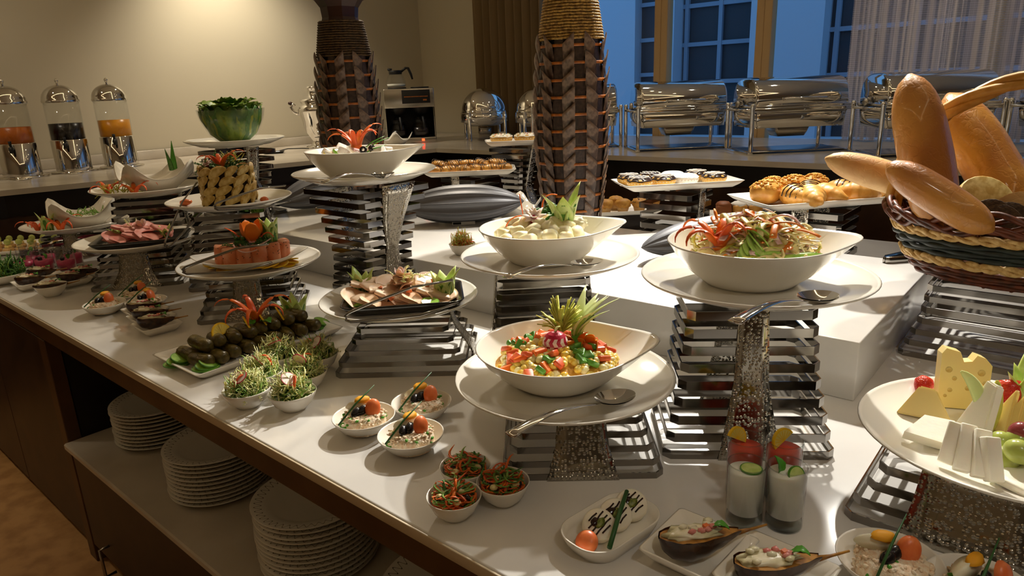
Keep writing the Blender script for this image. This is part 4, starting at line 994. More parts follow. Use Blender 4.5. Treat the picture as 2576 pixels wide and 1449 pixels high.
def curls(n, Rr, h, seed, r=.0011, L=.045, mi=(0,), z0=0, up=.5, ry=None, fz=1.0):
    """tangle of fine curled strips heaped in a mound"""
    b = MB(); rs = random.Random(seed); ry = ry or Rr
    for k in range(n):
        a = rs.uniform(0, 2*pi); q = sqrt(rs.random()); x = Rr*q*cos(a); y = ry*q*sin(a); p = Vector((x, y, z0+h*(1-q*q)*rs.uniform(.5, 1)))
        d = Vector((rs.uniform(-1, 1), rs.uniform(-1, 1), rs.uniform(-.3, 1)*up)).normalized(); pts = [p.copy()]; w = rs.uniform(-.8, .8); ax = Vector((rs.uniform(-1, 1), rs.uniform(-1, 1), rs.uniform(-1, 1))).normalized()
        for i in range(6):
            d = Matrix.Rotation(w, 3, ax) @ d; d.z *= fz; d.normalize(); p = p+d*(L/6)
            if p.z < z0*.9: p.z = z0*.9+.001
            rad = sqrt((p.x/Rr)**2+(p.y/ry)**2)
            if rad > 1.08: p.x *= 1.06/rad; p.y *= 1.06/rad
            pts.append(p.copy())
        b.tube(pts, [r, r*1.2, r*1.2, r*1.1, r, r*.8, r*.4], 4, flat=(1.5, .5), mi=mi[k % len(mi)])
    return b
def frizz(n, Rr, h, seed, mi=0, z0=0, ry=None, b=None, th=1.5):
    """frilly salad leaves: stalks with short side teeth"""
    b = b or MB(); rs = random.Random(seed); ry = ry or Rr
    for k in range(n):
        a = rs.uniform(0, 2*pi); q = sqrt(rs.random())*.8; p = Vector((Rr*q*cos(a), ry*q*sin(a), z0+h*(1-q)*rs.uniform(.2, .8)))
        d = Vector((cos(a)*.7+rs.uniform(-.5, .5), sin(a)*.7+rs.uniform(-.5, .5), rs.uniform(.2, 1.0))).normalized(); st = Rr*.13; pts = [p.copy()]
        bend = Matrix.Rotation(rs.uniform(-.35, .35), 3, Vector((rs.uniform(-1, 1), rs.uniform(-1, 1), 0)).normalized())
        for i in range(6):
            d = (bend @ d).normalized(); p = p+d*st; pts.append(p.copy())
            sd = d.cross(Vector((0, 0, 1))); sd = sd.normalized() if sd.length > .01 else Vector((1, 0, 0))
            for s in (-1, 1):
                e = p+(sd*s*rs.uniform(.6, 1.3)+d*.5+Vector((0, 0, rs.uniform(-.2, .5))))*st*.75; m = p.lerp(e, .5)+Vector((0, 0, st*.12))
                b.tube([p, m, e], [Rr*.017*th, Rr*.02*th, Rr*.008*th], 3, flat=(1.4, .5), mi=mi)
        b.tube(pts, [Rr*x*th for x in (.024, .024, .022, .02, .018, .014, .006)], 4, mi=mi)
    return b
def leaf(L, w, curve=.2, ruffle=0, n=10, fold=.15):
    b = MB()
    def f(i, j):
        t = i; s = j*2-1; ww = w*sin(pi*min(1, .06+.94*t))**.7*(1-.35*t)*1.25; x = L*t; z = curve*L*sin(pi*t*.9)+fold*abs(s)*ww+ruffle*L*sin(t*21+s*9)*abs(s)**2
        return (x, s*ww/2, z)
    b.grid(f, n, 6); vs = list(b.v); fs = list(b.f)
    b.add([v-Vector((0, 0, .0007)) for v in vs], [f[::-1] for f in fs]); return b
def parsley(r, n, seed):
    b = MB(); rs = random.Random(seed)
    for k in range(n):
        a = rs.uniform(0, 6.28); e = rs.uniform(0, 1.4); q = r*rs.uniform(.5, 1); b.blob(r*.22, r*.2, r*.13, 1, .9, 3, k, T(q*cos(a)*cos(e), q*sin(a)*cos(e), q*sin(e)*.9+r*.12) @ RX(rs.uniform(-1, 1)) @ RZ(a))
    return b
def disc(r, t, rim, mi_rim=1, n=28, flower=False):
    b = MB(); b.lathe([(0, -t/2), (r-rim, -t/2)], n, mi=0); b.lathe([(r-rim, -t/2), (r, -t/2), (r, t/2), (r-rim, t/2)], n, mi=mi_rim, sm=False); b.lathe([(r-rim, t/2), (0, t/2)], n, mi=0)
    return b
def citrus(r, t, half=False):
    b = MB(); n = 32; seg = 9; a1 = pi if half else 2*pi
    ring = lambda rr, z: [Vector((rr*cos(a1*i/n), rr*sin(a1*i/n), z)) for i in range(n+1)]
    for z, fl in ((-t/2, 1), (t/2, 0)):
        pts = [Vector((0, 0, z))]+ring(r*.86, z)+ring(r, z); m = n+1
        b.add(pts, [(0, 1+i, 2+i) for i in range(n)], None, 0, False); b.add(pts, [(1+i, 1+m+i, 2+m+i, 2+i) for i in range(n)], None, 1, False)
    o = ring(r, -t/2)+ring(r, t/2); b.add(o, [(i, i+1, n+2+i, n+1+i) for i in range(n)], None, 1)
    if half: b.box(2*r, .0006, t, None, 0)
    for k in range(seg):
        a = a1*(k+.5)/seg; b.box(r*.78, .0009, t+.0005, RZ(a) @ T(r*.42, 0, 0), 1)
    return b
def sector(x, y, r=.05):
    if x*x+y*y < (r*.55)**2: return 'near the middle'
    return 'at the '+('front' if y < -r*.4 else 'back' if y > r*.4 else 'side')+(' left' if x < -r*.3 else ' right' if x > r*.3 else ' centre')
def nth(k): return ('first', 'second', 'third', 'fourth', 'fifth', 'sixth', 'seventh', 'eighth', 'ninth', 'tenth', 'eleventh', 'twelfth')[k]
def radish_star(r, seed=0):
    b = MB()
    for ring_, (n, l, e) in enumerate(((8, 1.0, .35), (7, .75, .9))):
        for k in range(n):
            a = 2*pi*(k+.5*ring_)/n; d = Vector((cos(a)*cos(e), sin(a)*cos(e), sin(e)))
            b.tube([d*r*.15, d*r*l*.55, d*r*l], [r*.16, r*.2, r*.02], 6, up=(0, 0, 1), flat=(1, .35), mi=0)
    b.blob(r*.42, r*.42, r*.36, 2, mi=1, M=T(0, 0, -r*.12)); return b
# ================================================================ corn salad
def inbowl(k, dx=0, dy=0, dz=0):
    b0 = BOWLS[k]; return pin(k, b0[0]+dx, b0[1]+dy, dz-(.013 if k == 'corn' else .006))
def mound(r, z0, h, seed, amp=.06):
    b = MB()
    def f(i, j):
        a = i*2*pi; q = j; n_ = noise.noise(Vector((cos(a)*q*3, sin(a)*q*3, seed))); return (r*q*cos(a), r*q*sin(a), z0+h*(1-q**2.2)+amp*h*n_)
    b.grid(f, 40, 10, wrap=True); return b
def mz(x, y, r, z0, h):
    q = min(1, sqrt(x*x+y*y)/r); return z0+h*(1-q**2.2)
rs = random.Random(11)
b = mound(.114, .046, .036, 1)
for k in range(270):
    a = rs.uniform(0, 6.283); q = sqrt(rs.random())*.97; x, y = .112*q*cos(a), .112*q*sin(a)
    b.blob(.0096, .0078, .0068, 2, 0, 1, 0, T(x, y, mz(x, y, .114, .046, .036)+.002) @ RZ(rs.uniform(0, 6)) @ RY(rs.uniform(-.6, .6)), 1 if k % 3 else 2)
item('corn_kernels', b, ['streusel', 'corn', 'corn_pale'], inbowl('corn'), 'heap of yellow corn kernels in the corn salad bowl', 'corn', kind='stuff')
def chunk(s, seed):
    b = MB(); b.rbox(s, s*.8, s*.42, s*.13, None, 0, 2)
    for v in b.v: v.z += s*.5*(v.x/s)**2; v.x *= 1+.25*noise.noise(Vector((v.y*80, seed, 1)))
    return b
CHK = {c: [chunk(.024, k).mesh('pepper_piece', [m]) for k in range(2)] for c, m in (('red', 'tomato_orange'), ('green', 'cuke_skin'), ('orange', 'pepper_orange'))}
for c, n in (('red', 30), ('green', 20), ('orange', 14)):
    for k in range(n):
        a = rs.uniform(0, 6.283); q = sqrt(rs.uniform(.12, 1))*.95; x, y = .112*q*cos(a), .112*q*sin(a)
        item('pepper_piece', CHK[c][k % 2], None, inbowl('corn', x, y, mz(x, y, .114, .046, .036)+.005), 'diced %s pepper piece %s of the corn salad' % (c, sector(x, y, .1)), 'pepper', group='diced %s pepper in the corn salad' % c, rot=(rs.uniform(-.7, .7), rs.uniform(-.7, .7), rs.uniform(0, 6)))
b = MB(); n = 20; rows = 10
for j in range(rows):
    for i in range(n):
        p4 = []
        for jj, ii in ((j, i), (j, i+1), (j+1, i+1), (j+1, i)):
            e = pi*jj/rows; a = 2*pi*(ii+.5*(jj % 2))/n; p4.append((.024*sin(e)*cos(a), .024*sin(e)*sin(a), .023*cos(e)))
        b.add(p4, [(3, 2, 1, 0)], None, 1 if 3 <= j <= 8 and (i+j//2) % 2 == j % 2 else 0, False)
b.tube([(0, 0, .022), (.003, 0, .03), (.009, .002, .031)], [.003, .0022, .001], 6, mi=2)
item('radish_flower', b, ['radish_skin', 'radish_flesh', 'celery'], inbowl('corn', -.002, -.012, .090), 'whole radish carved with a lattice on the corn salad', 'radish')
b = MB(); rs = random.Random(3)
for k in range(90):
    a = rs.uniform(.3, 2.6); e = rs.uniform(.35, 1.35); d = Vector((cos(a)*cos(e), .35*sin(a)*cos(e)*rs.uniform(-1, 1), sin(e))); l = rs.uniform(.052, .078); tip = d*l+Vector((rs.uniform(-.004, .004), 0, -.006*cos(e)))
    b.tube([(0, 0, 0), d*l*.55+Vector((0, 0, .003)), tip], [.0016, .0026, .0020], 4, flat=(1.6, .5))
item('leek_pompom', b, ['leek'], inbowl('corn', .012, .045, .088), 'pale yellow shredded leek pompom on the corn salad', 'garnish')
fan_ = cuke_crown(9, .072, .0095, .95, 4, (-1.0, 1.4))
item('cucumber_fan', fan_, ['celery', 'cuke_mid'], inbowl('corn', .040, .030, .088), 'fan of pale cucumber spears on the corn salad', 'garnish', R(-10))
for k, (dx, dy) in enumerate(((.030, .0, ), (.062, -.004), (.045, .012))):
    item('carrot_flower', tulip(.014, .030, 4), ['carrot'], inbowl('corn', dx, dy, .078), ('orange carrot cut next to the radish', 'orange carrot cut under the cucumber spears', 'orange carrot cut between radish and cucumber')[k], 'carrot', rot=(R(60), 0, R(-60+50*k)))
# ================================================================ potato salad
def pchunk(s, seed):
    b = MB(); b.rbox(s*1.3, s*1.05, s*.9, s*.42, None, 0, 4)
    for v in b.v:
        k = 1+.22*noise.noise(v*70+Vector((seed, 0, 0))); v *= k
    return b
PCH = [pchunk(.034, k*3.3).mesh('potato_chunk', ['potato']) for k in range(4)]
item('potato_dressing', mound(.113, .050, .036, 5, .35), ['mayo'], inbowl('potato'), 'creamy dressing in the potato salad bowl', 'dressing', kind='stuff')
rs = random.Random(21)
for k in range(34):
    a = 2.4*k; q = sqrt((k+.5)/34)*.95; x, y = .098*q*cos(a)-.008, .098*q*sin(a)
    item('potato_chunk', PCH[k % 4], None, inbowl('potato', x, y, mz(x, y, .112, .05, .036)+rs.uniform(-.002, .005)), 'creamy boiled potato chunk %s of the potato salad' % sector(x, y, .09), 'potato', group='potato chunks in the creamy salad', rot=(rs.uniform(-.6, .6), rs.uniform(-.6, .6), rs.uniform(0, 6)))
for k, (dx, dy) in enumerate(((-.06, .03), (.075, .0), (.045, .045))):
    item('artichoke_piece', MB().blob(.022, .018, .014, 3, .5, 3, k), ['mayo'], inbowl('potato', dx, dy, .086), ('grey-green artichoke piece at the left of the potato salad', 'grey-green artichoke piece at the right of the potato salad', 'grey-green artichoke piece behind the cucumber crown')[k], 'artichoke')
item('radish_flower', radish_star(.032), ['radish_flesh', 'radish_skin'], inbowl('potato', -.022, -.002, .103), 'white star-cut radish flower on the potato salad', 'radish', rot=(R(35), 0, 0))
item('carved_cucumber', cuke_crown(4, .088, .0175, .42, 8, (-2.9, .2)), ['cuke_flesh', 'cuke_skin'], inbowl('potato', .046, .0, .082), 'tall pointed cucumber crown on the potato salad', 'garnish', R(10))
along('green_pepper_pod', MB().tube([(0, 0, 0), (.02, 0, .003), (.05, 0, .005), (.075, 0, .002)], [.006, .009, .008, .004], 10), inbowl('potato', .004, -.02, .098), inbowl('potato', .065, .03, .104), 'green pepper pod lying across the potato salad', 'pepper', mats=['leaf_green'])
item('parsley_sprig', parsley(.028, 60, 3), ['parsley'], inbowl('potato', .018, .055, .095), 'curly parsley sprig behind the cucumber crown', 'parsley')
item('parsley_sprig', parsley(.02, 36, 4), ['parsley'], inbowl('potato', -.01, .05, .095), 'small curly parsley sprig behind the radish star', 'parsley')
for k, (A, Mi, B) in enumerate((((-.085, .0, .085), (-.075, -.01, .115), (-.035, .0, .108)), ((-.045, .05, .1), (-.05, .05, .14), (-.052, .05, .15)), ((.0, .045, .1), (-.005, .05, .155), (.035, .05, .145)))):
    item('carrot_strip', MB().tube(bez(A, Mi, B, 10), .0028, 6, flat=(1, .5)), ['pepper_orange'], inbowl('potato'), ('curled carrot strip hanging at the left of the potato salad', 'short carrot strip standing behind the radish star', 'arched carrot strip behind the parsley')[k], 'carrot')
# ================================================================ feta salad
item('salad_base', mound(.108, .042, .022, 9, .5), ['mayo'], inbowl('feta'), 'chopped vegetables under the feta cubes', 'salad', kind='stuff')
FCH = [MB().rbox(.036, .030, .026, .004, None, 0, 2).mesh('feta_cube', ['feta']) for k in range(1)]
rs = random.Random(5)
for k, (dx, dy, sc_, rt) in enumerate(((-.055, .01, 1.15, .3), (-.085, .0, .8, .8), (-.03, -.045, .75, 1.2), (.055, .0, 1.2, .5), (.035, .03, .9, 2), (-.06, .05, .9, 1.4), (.0, -.055, .8, .1), (.075, .03, .8, .9), (-.02, .06, .9, 2.2), (.02, -.045, .6, 1.9), (-.075, -.035, .6, 2.6))):
    item('feta_cube', FCH[0], None, inbowl('feta', dx, dy, .068+.006*(k % 3)), 'white crumbly feta cube %s of the feta salad' % sector(dx, dy, .07), 'cheese', group='feta cubes', rot=(rs.uniform(-.6, .6), rs.uniform(-.6, .6), rt), sc=sc_)
item('pepper_flower', pepper_flower(9, .072, .85, 2, .016, .0062, 1.1), ['pepper_orange', 'pepper_red'], inbowl('feta', -.003, .0, .078), 'orange pepper cut into a curling flower on the feta salad', 'garnish', R(30))
for k, (x, y, z) in enumerate(((.03, .0, .10), (.035, .02, .098), (.028, -.02, .085))):
    along('spring_onion_leaf', MB().tube([(0, 0, 0), (.03, 0, .004), (.07, 0, .0)], [.005, .007, .001], 6, flat=(1, .3)), inbowl('feta', x-.01, y, z-.015), inbowl('feta', x+.06, y+.01*k, z+.022-.006*k), ('upper', 'middle', 'lower')[k]+' spring onion leaf on the feta salad', 'spring onion', mats=['leaf_green'])
OL = MB().lathe([(.004, .005), (.0085, .0065), (.011, .0), (.0085, -.0065), (.004, -.005), (.0035, 0), (.004, .005)], 20).mesh('olive', ['olive_black'])
for k, (dx, dy) in enumerate(((.026, -.052), (.042, -.012))): item('olive', OL, None, inbowl('feta', dx, dy, .084), ('black olive ring at the front of the feta salad', 'black olive ring beside the feta cubes')[k], 'olive', rot=(R(70), .3, k))
item('pepper_piece', chunk(.024, 3), ['corn'], inbowl('feta', -.078, -.03, .074), 'yellow pepper piece in the feta salad', 'pepper', rot=(.4, .2, .3)); item('cucumber_piece', chunk(.024, 6), ['cuke_mid'], inbowl('feta', -.05, -.035, .080), 'green cucumber piece in the feta salad', 'cucumber', rot=(.5, 0, 1))
item('onion_piece', chunk(.02, 7), ['onion_pink'], inbowl('feta', .0, -.03, .082), 'pink onion piece in the feta salad', 'onion', rot=(.3, .3, .7))
# ================================================================ noodle slaw
b = mound(.112, .048, .066, 15, .2)
c2 = curls(420, .104, .072, 8, .0028, .060, (0, 1, 0, 2, 0, 3), .048, .3, None, .7); b.add(c2.v, c2.f); b.m[-len(c2.f):] = c2.m
item('noodle_tangle', b, ['corn_pale', 'leek', 'onion_pink', 'carrot'], inbowl('slaw', .005, .0), 'heap of shredded noodles, carrot and onion in the slaw bowl', 'noodles', kind='stuff')
for k in range(44):
    a = rs.uniform(-1.5, 3.4); q = rs.uniform(.05, .92); x, y = .09*q*cos(a), .09*q*sin(a)
    item('noodle_strip', MB().tube(bez((0, 0, 0), (rs.uniform(.01, .04), rs.uniform(-.03, .03), rs.uniform(.01, .03)), (rs.uniform(.03, .06), rs.uniform(-.02, .02), rs.uniform(-.012, .004)), 8), .0058, 6, flat=(1, .3)), [('corn_pale', 'onion_pink', 'corn_pale', 'carrot')[k % 4]], inbowl('slaw', x, y, mz(x, y, .112, .05, .068)+.004), '%s broad strip %s of the noodle slaw' % (('cream', 'pink', 'pale yellow', 'orange')[k % 4], sector(x, y, .07)), 'noodles', rnd(0, 6), '%s strips on the noodle slaw' % ('cream', 'pink', 'pale yellow', 'orange')[k % 4])
CUS = disc(.023, .0025, .0014).mesh('cucumber_slice', ['cuke_flesh', 'cuke_mid'])
for k in range(7):
    item('cucumber_slice', CUS, None, inbowl('slaw', -.030+.004*k, -.086+.005*k, .074+.0045*k), 'thin cucumber slice, %s from the front in the overlapping row on the slaw' % nth(k), 'cucumber', group='overlapping cucumber slices on the slaw', rot=(R(48), R(-14), .4*k))
for k, (A, B) in enumerate((((-.065, -.085, .070), (.035, -.075, .076)), ((.0, -.088, .068), (.055, -.082, .069)))):
    along('cucumber_wedge', MB().tube([(0, 0, 0), (.03, 0, .002), (.07, 0, .002), (.10, 0, 0)], [.002, .008, .009, .002], 6, flat=(1, .6)), inbowl('slaw', *A), inbowl('slaw', *B), ('long', 'short')[k]+' cucumber wedge at the front of the noodle slaw', 'cucumber', mats=['cuke_mid'])
item('pepper_flower', pepper_flower(8, .070, .95, 5, .016, .0066, 1.1), ['pepper_orange', 'pepper_red'], inbowl('slaw', -.068, -.030, .070), 'red-orange pepper cut into a curling flower beside the noodle slaw', 'garnish', R(120))
# ================================================================ mortadella and ham
def cold_slice(r, fold, seed):
    """a thin round slice: fold 0 lies nearly flat, otherwise doubled over with an open edge"""
    b = MB(); n = 28
    def f(i, j):
        a = i*2*pi; q = j; x, y = r*q*cos(a), r*q*sin(a); w_ = .0035*noise.noise(Vector((x*45, y*45, seed)))
        if not fold: return (x, y, w_+.10*x+.006*sin(y*70+seed))
        X = sqrt(x*x+.006**2)-.006; k = math.tanh(x/.010); return (X, y, fold*.0040*(1+k)+w_+(.09*X if k > 0 else 0)*(1+.8*sin(y*60+seed)))
    b.grid(f, n, 7, wrap=True); vs = list(b.v); fs = list(b.f)
    b.add([v-Vector((0, 0, .0016)) for v in vs], [q[::-1] for q in fs], None, 0); m = len(vs)
    for i in range(n):
        p, q2 = i*8+7, ((i+1) % n)*8+7; b.f.append([p, p+m, q2+m, q2]); b.m.append(1); b.s.append(False)
    return b
def cold_cuts(k, mats, nm, lbl, z, rz0, n_rows):
    me = [cold_slice(.046, f_, s_).mesh('%s_slice' % nm, mats) for f_, s_ in ((1.0, 1), (0, 5), (1.3, 3))]
    c, s = cos(rz0), sin(rz0)
    for r_, (y0, n, x0, dz) in enumerate(n_rows):
        for i in range(n):
            x = x0+i*.034; y = y0+.006*((i*7) % 3-1); zz = z+dz+.003*(i % 3)
            item('%s_slice' % nm, me[(i+r_) % 3], None, pin(k, x*c-y*s, x*s+y*c, zz), 'folded slice of %s, %s from the left in the %s row of its tray' % (lbl, ORD[i].replace('topmost', 'first'), ('front', 'middle', 'back')[r_]), 'cold cut', rz0+R(-80+50*((i*2+r_) % 3)), 'folded slices of '+lbl, rot=(R(10+6*((i+r_) % 3)), R(-6+4*(i % 3)), rz0+R(55+34*((i*2+r_) % 3))))
cold_cuts('mort', ['mortadella', 'mortadella_edge'], 'mortadella', 'mortadella', .016, R(6), ((-.050, 6, -.085, 0), (-.008, 7, -.100, .010), (.034, 6, -.085, .018)))
b = MB()
for k in range(5):
    a = k*1.26; q = cold_slice(.038-.003*k, 1.5, k); b.add(q.v, q.f, RZ(a) @ T(-.004, 0, .006*k) @ RY(-.25), 0); b.m[-len(q.f):] = q.m
item('mortadella_rosette', b, ['mortadella', 'mortadella_edge'], pin('mort', .012, .005, .038), 'rosette of rolled mortadella in the middle of the black tray', 'cold cut')
item('frisee_sprig', frizz(14, .044, .02, 4), ['frisee'], pin('mort', .018, .012, .058), 'pale frilly salad sprig on the mortadella rosette', 'salad leaf')
item('onion_petal', tulip(.012, .022, 4), ['onion_pink'], pin('mort', .004, .012, .068), 'pink onion petal on the mortadella rosette', 'onion')
item('carved_cucumber', cuke_crown(6, .068, .0155, .35, 12), ['cuke_flesh', 'cuke_skin'], pin('mort', -.105, .055, .012), 'pointed cucumber crown at the left of the mortadella tray', 'garnish', .4); item('carved_cucumber', cuke_crown(7, .070, .017, .42, 13), ['cuke_flesh', 'cuke_skin'], pin('mort', .115, .01, .012), 'pointed cucumber crown at the right of the mortadella tray', 'garnish', .9)
RB = MB().blob(.009, .007, .005, 2, .9, 4, 1).mesh('tomato_relish', ['tomato'])
for k, (dx, dy, dz) in enumerate(((-.045, .0, .040), (.03, -.03, .040), (-.01, -.06, .030), (-.02, .05, .045), (.07, .0, .042), (.085, .04, .044))): item('tomato_relish', RB, None, pin('mort', dx, dy, dz), 'dab of red tomato relish %s of the mortadella' % sector(dx, dy, .06), 'relish', k, 'relish dabs on the mortadella')
item('pickle_slice', disc(.022, .004, .002), ['cuke_mid', 'cuke_skin'], pin('mort', .085, -.06, .018), 'pickle slice at the front right of the mortadella tray', 'pickle', rot=(.2, .1, 0)); item('pickle_slice', disc(.024, .004, .002), ['cuke_mid', 'cuke_skin'], pin('mort', -.10, -.04, .016), 'pickle slice under the tongs on the mortadella tray', 'pickle', rot=(.1, 0, 0))
cold_cuts('ham', ['ham', 'ham'], 'ham', 'pink ham', .015, R(16), ((-.045, 5, -.070, 0), (-.002, 5, -.065, .014), (.030, 3, -.045, .028)))
item('frisee_sprig', frizz(8, .034, .02, 6), ['frisee'], pin('ham', -.03, .04, .05), 'pale frilly salad sprig on the pink ham', 'salad leaf'); item('onion_petal', tulip(.014, .026, 4), ['onion_pink'], pin('ham', .0, .035, .052), 'pink onion petal on the ham', 'onion')
item('carved_cucumber', cuke_crown(5, .048, .012, .5, 14), ['cuke_flesh', 'cuke_mid'], pin('ham', -.085, .03, .012), 'pale cucumber crown at the left of the ham tray', 'garnish'); item('carved_cucumber', cuke_crown(5, .042, .011, .5, 15), ['cuke_flesh', 'cuke_skin'], pin('ham', .085, .025, .012), 'dark cucumber crown at the right of the ham tray', 'garnish')
# ================================================================ salmon rolls
def roll(seed):
    b = MB(); rs = random.Random(seed); n = 40; rings = []
    for z, k in ((0, .92), (.004, 1), (.03, 1.02), (.052, 1), (.056, .9)):
        rings.append([Vector(((.0215*k+.0035*i/n)*cos(2*pi*i/n), (.0215*k+.0035*i/n)*sin(2*pi*i/n), z+.002*sin(i*.4+seed))) for i in range(n)])
    b.loft(rings)
    for k in range(16):
        a = rs.uniform(0, 6.28); b.box(.004, .0012, .0012, T(.0245*cos(a), .0245*sin(a), rs.uniform(.02, .055)) @ RZ(a+1.57) @ RY(rs.uniform(-1, 1)), 1)
    return b
SR = [roll(k).mesh('salmon_roll', ['salmon', 'herb']) for k in range(3)]
for k, (dx, dy) in enumerate(((-.078, .018), (-.045, -.022), (-.008, -.034), (.030, -.028), (.064, -.004), (.085, .040), (-.05, .03))):
    c, s = cos(R(10)), sin(R(10)); item('salmon_roll', SR[k % 3], None, pin('salmon', dx*c-dy*s, dx*s+dy*c, .009), 'upright salmon roll, %s' % ('at the left end', 'second from the left', 'third from the left', 'fourth from the left', 'fifth from the left', 'at the right end', 'behind the second from the left')[k], 'salmon', k*1.1, 'salmon rolls', rot=(rnd(-.06, .06), rnd(-.06, .06), k*1.1))
OS = citrus(.026, .004).mesh('orange_slice', ['orange_slice', 'lemon_rind'])
for k in range(12):
    a = pi+.15+k*pi/11*1.05; q = pin('salmon', .112*cos(a), .058*sin(a)+.005, .009+.002*(k % 3)); item('orange_slice', OS, None, q, 'thin orange slice, %s from the left in the fan around the salmon rolls' % nth(k), 'orange', group='orange slices around the salmon', rot=(R(10)*sin(a), -R(14)*cos(a), k))
item('pepper_tulip', tulip(.030, .062, 5), ['carrot'], pin('salmon', .015, .01, .072), 'orange pepper tulip on top of the salmon rolls', 'garnish'); item('carved_cucumber', cuke_crown(6, .07, .015, .3, 18), ['cuke_flesh', 'cuke_skin'], pin('salmon', .058, .03, .068), 'cucumber crown behind the orange pepper tulip', 'garnish')
item('parsley_sprig', parsley(.024, 44, 8), ['parsley'], pin('salmon', -.018, -.005, .066), 'curly parsley left of the orange pepper tulip', 'parsley'); item('parsley_sprig', parsley(.024, 44, 9), ['parsley'], pin('salmon', .045, .0, .066), 'curly parsley right of the orange pepper tulip', 'parsley')
item('salad_leaves', frizz(10, .06, .02, 12), ['greens_dark'], pin('salmon', .015, .0, .055), 'dark frilly leaves between the salmon rolls', 'salad leaf')
for k, (A, Mi, B) in enumerate((((-.01, 0, .075), (-.03, 0, .105), (-.06, 0, .118)), ((.03, 0, .07), (.06, 0, .12), (.078, 0, .085)))): item('pepper_strip', MB().tube(bez(A, Mi, B, 10), [.006-.0004*i for i in range(11)], 6, flat=(1, .5)), ['pepper_red'], pin('salmon'), ('left', 'right')[k]+' curled red pepper strip on the salmon rolls', 'pepper')
for k, (A, Mi, B) in enumerate((((-.02, -.055, .078), (.0, -.065, .045), (.045, -.055, .062)), ((.03, -.05, .068), (.06, -.045, .075), (.075, -.02, .085)))): item('onion_strip', MB().tube(bez(A, Mi, B, 10), .0035, 6, flat=(1, .4)), ['onion_pink'], pin('salmon'), ('left', 'right')[k]+' onion strip draped over the salmon rolls', 'onion')
# ================================================================ potato wedges
def wedge(seed):
    b = MB(); n = 12; rings = []
    for i in range(n+1):
        t = i/n*2-1; k = max(.03, 1-t*t)**.5; x = .033*t; c = .006*(1-t*t)
        rings.append([Vector((x, -.016*k+c, 0)), Vector((x, .009*k+c, .011*k)), Vector((x, .016*k+c, .001*k)), Vector((x, .010*k+c, -.010*k)), Vector((x, -.008*k+c, -.010*k))])
    b.loft(rings, sm=False)
    for i, f in enumerate(b.f): b.m[i] = 0 if (i % 5) in (0, 1) else 1
    return b
WG = [wedge(k).mesh('potato_wedge', ['wedge_flesh', 'wedge_skin']) for k in range(2)]
item('wedge_core', MB().lathe([(0, 0), (.072, 0), (.074, .105), (0, .118)], 20), ['wedge_shade'], pin('wedges'), 'dark core coloured as the shade between the stacked potato wedges', 'potato', kind='stuff')  # filler coloured dark so the gaps between wedges look shaded
for r_ in range(4):
    for k in range(12):
        a = 2*pi*(k+.37*r_)/12; x, y = .082*cos(a), .082*sin(a)
        item('potato_wedge', WG[k % 2], None, pin('wedges', x, y, .018+.0305*r_), 'roasted potato wedge in the %s row, %s of the stacked ring' % (('bottom', 'second', 'third', 'top')[r_], sector(x, y, .09).replace('near the middle', 'inside')), 'potato', group='potato wedges, %s row' % ('bottom', 'second', 'third', 'top')[r_], rot=(R(82), R(-30+13*((k*2+r_) % 3-1)), a+pi/2+R(9*(k % 3-1))), sc=.80+.08*((k+r_*2) % 3))
item('salad_leaves', frizz(26, .065, .025, 31), ['greens_dark'], pin('wedges', -.01, 0, .115), 'dark leaves on top of the potato wedges', 'salad leaf'); item('frisee_sprig', frizz(22, .042, .035, 32), ['leek'], pin('wedges', .012, .01, .130), 'pale yellow sprig on top of the potato wedges', 'salad leaf')
item('pepper_flower', pepper_flower(6, .075, .9, 9, .013, .0066, 1.15), ['pepper_orange', 'pepper_red'], pin('wedges', .0, -.035, .118), 'orange-red pepper flower on top of the potato wedges', 'garnish', .6); item('radish_flower', radish_star(.020), ['radish_flesh', 'radish_skin'], pin('wedges', -.05, -.02, .135), 'white radish flower on top of the potato wedges', 'radish', rot=(.7, 0, 0))
TW = MB().blob(.02, .013, .011, 2, .15, 2, 1).mesh('tomato_wedge', ['tomato'])
item('tomato_wedge', TW, None, pin('wedges', -.14, -.02, .012), 'red tomato wedge at the left of the potato wedge plate', 'tomato', .5); item('tomato_wedge', TW, None, pin('wedges', .125, -.03, .012), 'red tomato wedge at the right of the potato wedge plate', 'tomato', 2.2)
# ================================================================ wavy bowls' garnish
def garn(k, mats, seed, lb):
    item('pepper_flower', pepper_flower(6, .072, .95, seed, .012, .0064, 1.2), ['pepper_red', 'pepper_orange'], pin(k, .015, -.125, .002), 'red pepper flower '+lb, 'garnish', .8)
    item('pepper_flower', pepper_flower(6, .06, 1.0, seed+3, .011, .006, 1.2), ['pepper_red', 'pepper_red'], pin(k, -.105, -.085, .002), 'smaller red pepper flower '+lb, 'garnish', .3)
garn('wave', None, 21, 'in front of the wavy bowl beside the yellow leek fan'); garn('wave2', None, 24, 'in front of the wavy bowl at the far left')
item('leek_fan', frizz(24, .055, .045, 41), ['leek'], pin('wave', -.045, -.115, .004), 'yellow leek fan in front of the wavy bowl', 'garnish'); item('carved_cucumber', cuke_crown(5, .075, .016, .3, 44), ['cuke_flesh', 'cuke_skin'], pin('wave2', -.045, -.11, .004), 'dark cucumber crown in front of the wavy bowl at the far left', 'garnish')
item('salad_leaves', curls(60, .07, .02, 51, .002, .04, (0,), .03), ['greens'], pin('wave2', .03, .02, .01), 'chopped green salad in the wavy bowl at the far left', 'salad', kind='stuff')
